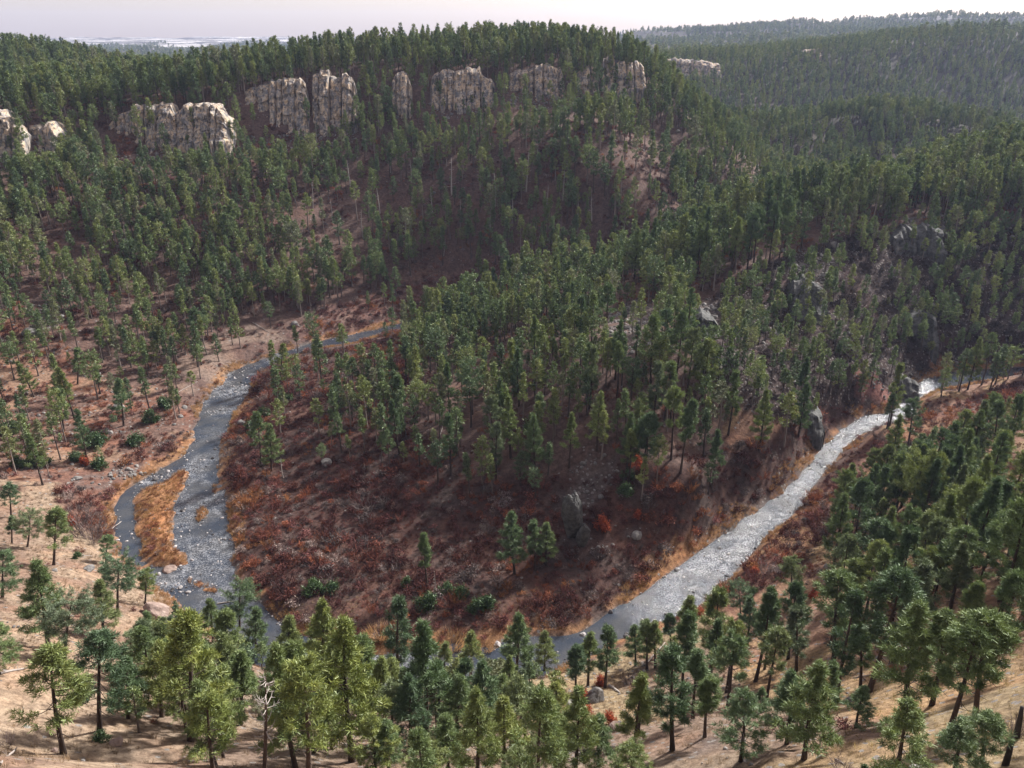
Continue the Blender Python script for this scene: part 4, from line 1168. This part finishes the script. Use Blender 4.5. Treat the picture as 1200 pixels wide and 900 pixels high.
# ------------------------------------------------------------------ the rest of the forest, one mass
rest = TR[~ind]
r_ = np.hypot(rest[:, 0], rest[:, 1])
mid_p = [proto('forest_pine', m) for m in MIDL]; far_p = [proto('forest_pine', m) for m in FARL]
one = lambda n_: np.ones((n_, 4))
rot = np.column_stack([rest[:, 4], rest[:, 5], rest[:, 6]])
ws = (rest[:, 3] / 14) ** .75 * rng.uniform(.92, 1.28, len(rest))
scatter('pine_forest', mid_p, rest[:, :3], rot, np.column_stack([ws, ws, rest[:, 3] / 14]), rest[:, 7].astype(int), one(len(rest)), 'dense pine forest over the spur, the far slope and the plateau')


def far_forest(name, rmin, rmax, cell, keep, hmin, hmax, label, azm=.68, widen=1.0):
    X, Y = grid_pts(-rmax * .72, rmax * .72, rmin * .6, rmax, cell)
    r = np.hypot(X, Y); az = np.arctan2(X, Y)
    k = (r > rmin) & (r < rmax) & (np.abs(az) < azm) & ~((np.abs(X + 0) < 430) & (Y < 640) & (X > -380))
    X, Y = X[k], Y[k]; Zt = H(X, Y)
    k = rng.random(len(X)) < keep(X, Y, Zt)
    X, Y, Zt = X[k], Y[k], Zt[k]
    n_ = len(X); h = rng.uniform(hmin, hmax, n_); w = (h / 14) ** .8 * widen
    scatter(name, far_p, np.column_stack([X, Y, Zt]), np.column_stack([rng.normal(0, .03, n_), rng.normal(0, .03, n_), rng.uniform(0, 6.28, n_)]), np.column_stack([w, w, h / 14]), rng.integers(0, 6, n_), one(n_), label)
    print(name, n_)


def kp(X, Y, Zt):
    c = fbm(X / 45, Y / 45, 401, 3)
    return np.clip(.95 * (.5 + .9 * sstep(.33, .5, c)), 0, .97)
far_forest('canyon_forest', 480, 1250, 5.6, kp, 8, 15, 'distant pine forest on the far canyon wall and its rim')
def kp2(X, Y, Zt):
    c = fbm(X / 130, Y / 130, 411, 3)
    base_ = np.where(X > 500, .95, np.where(np.abs(X) < 3000, .8 * sstep(.30, .5, c), .4))
    sn = fbm(X / 300, Y / 800, 422, 2)
    return np.where((np.hypot(X, Y) > 2500) & (X < 500), base_ * sstep(.36, .52, sn), base_)
far_forest('hill_forest', 1250, 4700, 19, kp2, 11, 18, 'far pine forest on the distant rounded hill and low plateau', .66, 1.9)

# ------------------------------------------------------------------ dead pines
tr_, brs = snag(5, 12, 34, .2, 2.0)
bark_me = mesh_np('dead_trunk', tr_[0], tr_[1], M['bark'])
br_me = [mesh_np('dead_branch', b[0], b[1], M['deadwood']) for b in brs]
def hand_place(u, v, ut, vt):
    x, y, z, t = (float(q[0]) for q in ray_hit(u, v))
    k = (450 - vt) / F
    q = y * (k * CP - SP) / (CP + k * SP); hh = q + CAMZ - z
    dep = y * CP - q * SP
    return (x, y, z), hh, math.atan2((ut - 600) / F * dep - x, hh)
loc, hh, ln = hand_place(310, 915, 311, 788)
e = bpy.data.objects.new('dead_pine', None); COL.objects.link(e); e.location = loc; e.rotation_euler = (0, ln, 0); e.scale = (hh / 12 * 1.0,) * 3
tag(e, 'bare grey dead pine with tangled branches in the near left grove', 'dead tree')
link('trunk', bark_me, e)
for b in br_me: link('branch', b, e)
SNG = []
for i in range(6):
    t_, b_ = snag(40 + i, 12, 9, .17, 1.0)
    v_, f_ = cat_mesh([t_] + b_)
    SNG.append(mesh_np('dead_snag', v_, f_, M['deadwood']))
SN = [(458, 202, 34), (482, 214, 30), (530, 228, 44), (563, 222, 42), (580, 242, 40), (617, 224, 46), (693, 258, 38), (425, 278, 34), (640, 248, 32), (553, 180, 28), (585, 300, 26), (303, 248, 26), (367, 244, 30), (371, 172, 30),
      (410, 218, 30), (348, 358, 16), (788, 328, 26), (506, 250, 30), (540, 265, 32), (600, 262, 30), (660, 235, 36), (676, 262, 30), (720, 240, 24), (445, 250, 30), (390, 262, 28), (495, 190, 26), (630, 190, 24), (520, 300, 22),
      (255, 262, 22), (200, 300, 20), (365, 375, 20), (332, 560, 26), (298, 520, 24), (510, 692, 24), (770, 460, 18), (905, 330, 20), (962, 360, 24)]
sn_lab = {15: 'short pale dead stub on the pinkish slope above the upstream bend', 16: 'pale leaning dead snag on a bare patch of the spur crest', 31: 'thin pale dead stem in brush right of the rapids', 32: 'pale slanting dead stem beside the bank pine right of the rapids',
          33: 'white forked dead stems in the red brush of the bend'}
for i, (a, b, c) in enumerate(SN):
    loc, hh, ln = hand_place(a, b, a + rng.normal(0, 1.5), b - c)
    o = link('dead_snag', SNG[i % 6], loc=loc, rot=(0, ln, rng.uniform(0, 6)), scale=(hh / 12 * 1.5, hh / 12 * 1.5, hh / 12))
    far = a < 730 and b < 310
    tag(o, sn_lab.get(i) or ('pale dead snag standing among the pines of the far slope' if far else 'pale dead snag on the steep face of the spur'), 'dead tree', None if i in sn_lab else 'dead snags of the far slope' if far else 'dead snags of the spur face')
loc, hh, ln = hand_place(1178, 896, 1188, 863)
for (a, b, c, d_, lb) in ((1178, 897, 1187, 864, 'charred leaning stub of a burnt trunk in the near right corner'), (1191, 864, 1198, 828, 'charred bare stub near the right frame edge above the leaning one')):
    loc, hh, ln = hand_place(a, b, c, d_)
    v_, f_ = tube([(0, 0, -.4), (0.02, 0, hh * .5), (0, 0, hh)], [.24, .2, .13], 8)
    tag(link('burnt_stub', mesh_np('burnt_stub', v_, f_, M['charred']), loc=loc, rot=(0, ln, 0)), lb, 'dead tree')


def log(u0_, v0_, u1_, v1_, r, label, group=None, lift=(.1, .1), mat=None):
    x, y, z, t = ray_hit([u0_, u1_], [v0_, v1_])
    a = np.array([x[0], y[0], max(z[0], 0) + lift[0]]); b = np.array([x[1], y[1], max(z[1], 0) + lift[1]])
    mid = (a + b) / 2; L = b - a
    pts = [a - mid, a * .66 + b * .34 - mid + [0, 0, .05], a * .33 + b * .67 - mid + [.05, 0, 0], b - mid]
    parts = [tube(pts, [r, r * .85, r * .7, r * .4], 7)]
    for k_ in range(4):
        f = random.uniform(.35, .95); o_ = (a - mid) + L * f
        parts.append(tube([o_, o_ + np.array([random.uniform(-.5, .5), random.uniform(-.5, .5), random.uniform(.1, .7)])], [r * .25, .01], 4))
    v_, f_ = cat_mesh(parts)
    tag(link('fallen_log', mesh_np('fallen_log', v_, f_, mat or M['deadwood']), loc=mid), label, 'log', group)


log(1166, 775, 1184, 782, .16, 'pale fallen log among pines near the right frame edge')
log(758, 778, 779, 757, .16, 'pale fallen log slanting between the slim riverside pines', lift=(.2, .9))
log(0, 790, 34, 783, .16, 'weathered fallen log on the tan slope at the left frame edge')
log(131, 620, 143, 614, .14, 'pale driftwood log in the calm left channel')
log(256, 713, 275, 711, .14, 'pale driftwood log lying across the river shallows')
log(0, 897, 20, 877, .12, 'bleached dead branch in the near left corner')
log(514, 517, 519, 499, .13, 'white fallen log steep on the red slope of the spur')
log(620, 506, 632, 495, .13, 'pale fallen log on the spur right of the white one')
log(714, 804, 726, 812, .3, 'thick pale stump log beside the dark boulder')
log(296, 378, 316, 390, .16, 'grey fallen log on the sandy bank above the bend')
log(205, 462, 232, 447, .14, 'long grey log along the undercut sandy bank')
log(344, 378, 352, 384, .2, 'bleached log among blocks on the slope upstream')
log(90, 651, 108, 652, .12, 'thin log in the grass beside the left slope pines')
log(925, 862, 942, 866, .1, 'broken grey branch on dry ground under the near pines')
log(1000, 795, 1030, 790, .1, 'grey deadfall under the leaning pine')
log(975, 886, 990, 897, .08, 'thin grey branch on yellow grass at the near edge')

# ------------------------------------------------------------------ single bushes
JUN = [(367, 694, 17), (389, 694, 17), (478, 686, 11), (500, 712, 20), (523, 694, 13), (541, 698, 15), (558, 716, 17), (571, 712, 17), (113, 522, 20), (160, 520, 16), (178, 494, 14), (194, 478, 14), (298, 502, 13), (310, 486, 12),
       (13, 508, 16), (47, 546, 20), (118, 548, 14), (90, 540, 15), (22, 547, 14), (733, 580, 16), (735, 560, 12), (882, 695, 10), (118, 755, 10), (170, 690, 9), (120, 868, 14), (620, 505, 12), (90, 655, 9), (1013, 905, 10), (335, 470, 12)]
jme = []
for i in range(4):
    v_, f_, t_ = leafy_bush(500 + i, 1500, 1.0, .62, .055); jme.append(mesh_np('juniper_shrub', v_, f_, M['juniper'], {'tint': ('FLOAT', t_)}))
ju, jv = np.array([j[0] for j in JUN], float), np.array([j[1] for j in JUN], float)
jx, jy, jz, jt = ray_hit(ju, jv)
JL = ['green shrub in the bend brush, left one of a round pair', 'green shrub in the bend brush, right one of a round pair', 'tiny dark shrub in red brush left of the white forked stems', 'green shrub left below the white forked dead stems',
      'green shrub just right of the white forked dead stems', 'slim green shrub right of the white forked dead stems', 'low green shrub, left one of two near the reed clump', 'low green shrub, right one of two near the reed clump']
for i in range(len(JUN)):
    s = JUN[i][2] * jt[i] / F * 1.15
    u_, v_ = JUN[i][:2]
    if i < 8: lb, gp = JL[i], None
    elif u_ < 200 and v_ < 560: lb, gp = 'green juniper shrub on the brushy flat left of the rapids', 'junipers left of the rapids'
    elif 290 < u_ < 340: lb, gp = 'green juniper shrub on the bank right of the upper rapids', 'junipers right of the upper rapids'
    elif v_ > 640: lb, gp = 'little green shrub on dry ground between the near pines', 'little shrubs between the near pines'
    else: lb, gp = 'green juniper shrub on the rocky foot of the spur', 'junipers on the spur'
    o = link('juniper_shrub', jme[i % 4], loc=(jx[i], jy[i], jz[i]), rot=(0, 0, rng.uniform(0, 6)), scale=(s, s, s)); tag(o, lb, 'shrub', gp)
RB = [(703, 803, 16, 'rust red bush against the dark trunk of the slim riverside pine'), (684, 823, 18, 'tall rust red bush left of the dark boulder'), (689, 838, 12, 'low rust red bush below the dark boulder'), (714, 848, 18, 'rust red bush at the foot of the stony clearing, rightmost'),
      (682, 850, 9, 'little rust red bush lowest on the stony clearing'), (706, 620, 18, 'orange-red bush right of the rock pinnacle'), (747, 607, 12, 'orange-red bush on the slope well right of the rock pinnacle'), (884, 672, 10, 'orange bush beside the bright river on its near bank'),
      (953, 702, 13, 'red bush under the pines halfway up the right-hand slope'), (84, 616, 13, 'red bush at the edge of the tan grass by the bare thicket'), (818, 722, 13, 'orange bush on the near bank below the calm river'), (747, 548, 18, 'orange-red bush under pines right of the upper scree'),
      (48, 522, 9, 'orange bush on the bare left bank'), (100, 545, 12, 'orange bush at the edge of the left brush')]
rme = [mesh_np('red_bush', *leafy_bush(530 + i, 800, 1.0, .5, .05)[:2], M['redbush']) for i in range(3)]
for i in range(3):
    t_ = leafy_bush(530 + i, 800, 1.0, .5, .05)[2]; a_ = rme[i].attributes.new('tint', 'FLOAT', 'POINT'); a_.data.foreach_set('value', t_.astype(np.float32))
bx, by, bz, bt = ray_hit([b[0] for b in RB], [b[1] for b in RB])
for i, b in enumerate(RB):
    s = b[2] * bt[i] / F * 1.2
    tag(link('red_bush', rme[i % 3], loc=(bx[i], by[i], bz[i]), rot=(0, 0, i), scale=(s, s, s)), b[3], 'bush', 'rust red bushes')
GB = [(108, 634, 34, 'bare dark bush with forked stems at the grass edge by the left channel'), (95, 612, 26, 'bare grey thicket bush behind the forked dark one'), (1190, 860, 24, 'grey bare bush by the charred stub near the right corner'), (8, 874, 18, 'dark bare bush in the near left corner'),
      (930, 770, 12, 'grey bare bush under the pines of the dry near slope'), (990, 745, 18, 'grey bare bush left of the leaning pine'), (738, 802, 20, 'thin bare sapling on the stony clearing'), (985, 905, 22, 'grey bare bush among stones at the near edge'), (145, 770, 20, 'bare purple-brown bush among the near left pines')]
gme = []
for i in range(3):
    v_, f_, t_ = blade_bush(560 + i, 46, 1.0, .5, .018, .9, 6); gme.append(mesh_np('bare_bush', v_, f_, M['greybush'], {'tint': ('FLOAT', t_)}))
bx, by, bz, bt = ray_hit([b[0] for b in GB], [b[1] for b in GB])
for i, b in enumerate(GB):
    s = b[2] * bt[i] / F * 1.25
    tag(link('bare_bush', gme[i % 3], loc=(bx[i], by[i], bz[i]), rot=(0, 0, i), scale=(s, s, s)), b[3], 'bush')
rc = [(530, 757, 20, 'round straw-coloured reed clump at the river edge before the bend'), (567, 760, 14, 'smaller straw reed clump right of the round one'), (444, 745, 16, 'orange reed clump on the brush edge above the hidden bend')]
bx, by, bz, bt = ray_hit([b[0] for b in rc], [b[1] for b in rc])
M['strawclump'] = mat_ownbush('straw_reeds', (.46, .29, .14))
for i, b in enumerate(rc):
    s = b[2] * bt[i] / F * 1.1
    v_, f_, t_ = blade_bush(580 + i, 420, 1.0, 1.6, .03, 1.1, 0)
    tag(link('reed_clump', mesh_np('reed_clump', v_, f_, M['strawclump'], {'tint': ('FLOAT', t_)}), loc=(bx[i], by[i], bz[i]), scale=(s * 1.1, s, s)), b[3], 'reeds')

# ------------------------------------------------------------------ brush, reeds, tufts and stones nobody could count
BR_P = [proto('brush', mesh_np('brush', v_, f_, M['twigs'], {'tint': ('FLOAT', t_)})) for v_, f_, t_ in [blade_bush(600 + i, 44, 1.0, .9, .035, .85, 4) for i in range(5)]]
LF_P = [proto('leafy_brush', mesh_np('leafy_brush', v_, f_, M['twigs'], {'tint': ('FLOAT', t_)})) for v_, f_, t_ in [leafy_bush(620 + i, 170, .8, .65, .07) for i in range(4)]]
RD_P = [proto('reed', mesh_np('reed', v_, f_, M['reeds'], {'tint': ('FLOAT', t_)})) for v_, f_, t_ in [blade_bush(640 + i, 60, 1.0, 1.0, .035, .8, 0) for i in range(4)]]

TONES = np.array([(.085, .038, .034), (.135, .054, .040), (.21, .078, .044), (.13, .105, .098), (.22, .17, .15), (.26, .12, .055), (.14, .062, .056)])
X, Y = grid_pts(-330, 330, 60, 430, 1.75)
sd = river_sdf(X, Y); Zb = H(X, Y, sd); u, v, d = proj(X, Y, Zb)
cl = fbm(X / 7, Y / 7, 701, 3); tn = fbm(X / 11, Y / 11, 711, 3)
pb = np.full(len(X), .42)
pb *= sstep(.45, .6, cl) * 2
far_ = (np.hypot(X, Y) > 300); pb[far_] *= .8
for q, a in ((MEAND, 1.0), (RBRUSH, 1.0), (LBRUSH, .9), (PINKV, .85), (RFACE, .85)):
    m = pip(u, v, q); pb[m] = a * (.72 + .35 * sstep(.36, .5, cl[m]))
m = pip(u, v, LEFTMID); pb[m] = .12 + .8 * sstep(.40, .50, cl[m])
for s in SCREES: m = pip(u, v, s); pb[m] = .08
m = pip(u, v, SANDB); pb[m] = .32 * sstep(.4, .55, cl[m])
m = pip(u, v, G_TAN); pb[m] = .02
m = (Y < 135) & (X < 60) & (v > 690) & ~pip(u, v, MEAND); pb[m] = .10 * sstep(.46, .58, cl[m])
pb[sd < 1.2] = 0
m = (u > -40) & (u < 1240) & (v < 930); pb[~m] = 0
k = rng.random(len(X)) < pb
X, Y, Zb, u, v, tn, sdk = X[k], Y[k], Zb[k], u[k], v[k], tn[k], sd[k]
n_ = len(X)
ti = np.clip((tn - .28) / .44 * 6 + rng.normal(0, 1.1, n_), 0, 6).astype(int)
perm = np.array([0, 3, 1, 6, 2, 4, 5]); ton = TONES[perm[ti]] * rng.uniform(.6, 1.5, (n_, 1))
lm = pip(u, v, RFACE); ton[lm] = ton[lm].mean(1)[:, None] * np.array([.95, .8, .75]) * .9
hb = (.7 + 2.0 * rng.random(n_) ** 2) * (.6 + .8 * fbm(X / 18, Y / 18, 731, 2))
far2 = np.hypot(X, Y) > 290; inb = far2 | pip(u, v, MEAND) | pip(u, v, RBRUSH) | pip(u, v, LBRUSH); hb[~inb] *= .65
leaf = rng.random(n_) < np.where(np.isin(perm[ti], (2, 5)), .6, .12)
pk = np.where(leaf, 5 + rng.integers(0, 4, n_), rng.integers(0, 5, n_))
wb = hb * rng.uniform(.9, 1.5, n_)
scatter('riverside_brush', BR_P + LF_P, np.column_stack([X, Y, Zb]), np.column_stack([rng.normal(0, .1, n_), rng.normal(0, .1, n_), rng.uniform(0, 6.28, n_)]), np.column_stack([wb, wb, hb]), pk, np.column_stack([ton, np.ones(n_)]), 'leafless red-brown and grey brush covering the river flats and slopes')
print('brush', n_)
# reeds along the water
X, Y = grid_pts(-160, 290, 95, 380, .75)
sd = river_sdf(X, Y); nz = fbm(X / 9, Y / 9, 801, 3)
u, v, d = proj(X, Y, 0 * X)
isl = np.zeros(len(X), bool)
for q in ISL: isl |= pip(u, v, q)
wid = np.clip((nz - .40) * 16, .0, 3.6)
k = (sd > .1) & ((sd < wid) | (isl & (nz > .3))) & (u > -20) & (u < 1220)
k &= rng.random(len(X)) < .75
X, Y, sdk, isl = X[k], Y[k], sd[k], isl[k]; Zb = H(X, Y, sdk); n_ = len(X)
g_ = fbm(X / 4, Y / 4, 811, 2)[:, None]
ton = np.array([.25, .118, .048]) * (1 - g_) + np.array([.44, .29, .14]) * g_; ton *= rng.uniform(.8, 1.2, (n_, 1))
dk = isl & (rng.random(n_) < .3); ton[dk] = np.array([.17, .07, .035])
hb = rng.uniform(.6, 1.3, n_)
scatter('bank_reeds', RD_P, np.column_stack([X, Y, Zb]), np.column_stack([rng.normal(0, .15, n_), rng.normal(0, .15, n_), rng.uniform(0, 6.28, n_)]), np.column_stack([hb * .9, hb * .9, hb]), rng.integers(0, 4, n_), np.column_stack([ton, np.ones(n_)]), 'golden dry reeds and grass along the river banks and islands')
print('reeds', n_)
# dry grass on the near slopes
X, Y = grid_pts(-130, 150, 34, 170, .95)
sd = river_sdf(X, Y); Zb = H(X, Y, sd); u, v, d = proj(X, Y, Zb); nz = fbm(X / 5, Y / 5, 821, 3)
k = (u > -20) & (u < 1220) & (v < 920) & (sd > 3) & ((v > 690) | (u > 850) | pip(u, v, G_TAN)) & (rng.random(len(X)) < .3 + .7 * sstep(.40, .56, nz))
X, Y, Zb, u, nz = X[k], Y[k], Zb[k], u[k], nz[k]; n_ = len(X)
yel = sstep(850, 1000, u)[:, None]
ton = (np.array([.31, .225, .145]) * (1 - yel) + np.array([.35, .265, .13]) * yel) * rng.uniform(.45, 1.25, (n_, 1))
hb = .15 + .55 * rng.random(n_) ** 2
scatter('dry_grass', RD_P, np.column_stack([X, Y, Zb]), np.column_stack([np.zeros(n_), np.zeros(n_), rng.uniform(0, 6.28, n_)]), np.column_stack([hb * 1.3, hb * 1.3, hb]), rng.integers(0, 4, n_), np.column_stack([ton, np.ones(n_)]), 'tufts of dry tan grass on the near slopes')
print('grass', n_)
# stones in the river
X, Y = grid_pts(-140, 280, 100, 370, .62)
sd = river_sdf(X, Y); u, v, d = proj(X, Y, 0 * X); nz = fbm(X / 6, Y / 6, 841, 3)
pr = np.where(sd < 0, .02, 0.)
for q, a in (([(195, 540), (262, 520), (285, 700), (205, 670), (200, 600)], .12), ([(240, 430), (330, 405), (300, 460), (262, 490), (236, 485)], .14), ([(160, 658), (225, 662), (260, 700), (200, 700)], .3), ([(740, 690), (800, 640), (960, 500), (1090, 450), (1090, 500), (960, 600), (840, 720)], .09), ([(150, 555), (215, 540), (205, 562), (150, 585)], .35)):
    m = pip(u, v, q) & (sd < .6); pr[m] = a * (.2 + 1.6 * sstep(.45, .6, nz[m]))
edge = (sd > -1.3) & (sd < .5); pr[edge] = np.maximum(pr[edge], .16)
pr[(sd < 1.5) & (sd > -.5) & pip(u, v, [(285, 690), (330, 690), (345, 745), (320, 730), (240, 640), (262, 640)])] = .5
k = rng.random(len(X)) < pr
X, Y, sdk = X[k], Y[k], sd[k]; n_ = len(X)
Zb = np.where(sdk < 0, -.02, .12); sz = rng.lognormal(-1.6, .5, n_)
scatter('river_stones', rocks_proto, np.column_stack([X, Y, Zb]), np.column_stack([rng.normal(0, .3, n_), rng.normal(0, .3, n_), rng.uniform(0, 6.28, n_)]), np.column_stack([sz, sz, sz]), rng.integers(0, 6, n_), one(n_), 'grey and pale stones strewn through the rapids and along the waterline')
print('stones', n_)
X, Y = grid_pts(-330, 330, 36, 470, .9)
Zb0 = None
sd = river_sdf(X, Y); Zb = H(X, Y, sd); u, v, d = proj(X, Y, Zb); nz = fbm(X / 5, Y / 5, 861, 3)
pr = np.full(len(X), .0015)
for i, s in enumerate(SCREES): m = pip(u, v, s); pr[m] = .45 * sstep(.35, .55, nz[m])
m = pip(u, v, RFACE); pr[m] = np.maximum(pr[m], .10 * sstep(.48, .62, nz[m]))
m = (Y < 120) & (v > 720); pr[m] = np.maximum(pr[m], .07 * sstep(.48, .62, nz[m]))
m = pip(u, v, LEFTMID); pr[m] = np.maximum(pr[m], .02)
for nd, t_, lb in CLIFFS: m = pip(u, v, [(a, c - 2) for a, b, c in nd] + [(a, c + 16) for a, b, c in nd[::-1]]) & (np.hypot(X, Y) > 330); pr[m] = .3
pr[(sd < 1) | (u < -20) | (u > 1220) | (v > 930)] = 0
k = rng.random(len(X)) < pr
X, Y, Zb, d = X[k], Y[k], Zb[k], d[k]; n_ = len(X); sz = rng.lognormal(-1.25, .5, n_) * np.clip(d / 150, .6, 1.7)
scatter('talus_blocks', blk_proto, np.column_stack([X, Y, Zb]), np.column_stack([rng.normal(0, .4, n_), rng.normal(0, .4, n_), rng.uniform(0, 6.28, n_)]), np.column_stack([sz, sz, sz]), rng.integers(0, 6, n_), one(n_), 'broken grey talus blocks on the screes and steep slopes')
print('talus', n_)

# ------------------------------------------------------------------ the air
def haze():
    m, nt, out = newmat('blue_haze'); n = N(nt)
    v = n('ShaderNodeVolumePrincipled', {'Color': (.55, .65, .98, 1), 'Density': HAZE, 'Anisotropy': .2})
    nt.links.new(v.outputs[0], out.inputs['Volume'])
    x0, x1, y0, y1, z0, z1 = -6300, 6300, -400, 7100, -60, 300
    vs = [(x0, y0, z0), (x1, y0, z0), (x1, y1, z0), (x0, y1, z0), (x0, y0, z1), (x1, y0, z1), (x1, y1, z1), (x0, y1, z1)]
    me = bpy.data.meshes.new('haze'); me.from_pydata(vs, [], [(0, 3, 2, 1), (4, 5, 6, 7), (0, 1, 5, 4), (1, 2, 6, 5), (2, 3, 7, 6), (3, 0, 4, 7)])
    me.materials.append(m)
    tag(link('haze', me), 'thin blue haze hanging over the far hills', kind='stuff')
HAZE = .00006
haze()
#@@TREES_END
#@@LIGHT
W = bpy.data.worlds.new('World'); S.world = W; W.use_nodes = True
nt = W.node_tree; nt.nodes.clear(); n = N(nt)
SUN_EL, SUN_AZ = 36, 46
sk = n('ShaderNodeTexSky', sky_type='NISHITA'); sk.sun_disc = False; sk.sun_elevation = R(SUN_EL); sk.sun_rotation = R(SUN_AZ); sk.dust_density = 8; sk.altitude = 1300
veil = n.mix(1, n.mix(1, sk.outputs[0], (1, 1, 1, 1), 'MULTIPLY'), (3.6, 2.85, 2.35, 1), 'ADD')
bg = n('ShaderNodeBackground', {0: veil, 1: .053}); wo = n('ShaderNodeOutputWorld', {0: bg.outputs[0]})
sl = bpy.data.lights.new('sun', 'SUN'); sl.energy = 4.5; sl.angle = R(5.0); sl.color = (1, .97, .93)
so = link('sun', sl)
sd_ = Vector((math.sin(R(SUN_AZ)) * math.cos(R(SUN_EL)), math.cos(R(SUN_AZ)) * math.cos(R(SUN_EL)), math.sin(R(SUN_EL))))
so.rotation_euler = sd_.to_track_quat('Z', 'Y').to_euler()

S.view_settings.view_transform = 'Standard'; S.view_settings.look = 'None'; S.view_settings.exposure = 1.3; S.view_settings.gamma = 1
S.cycles.max_bounces = 5; S.cycles.diffuse_bounces = 2; S.cycles.glossy_bounces = 2; S.cycles.transmission_bounces = 3; S.cycles.volume_bounces = 0
S.cycles.use_denoising = True; S.cycles.denoiser = 'OPENIMAGEDENOISE'; S.cycles.denoising_input_passes = 'RGB_ALBEDO_NORMAL'
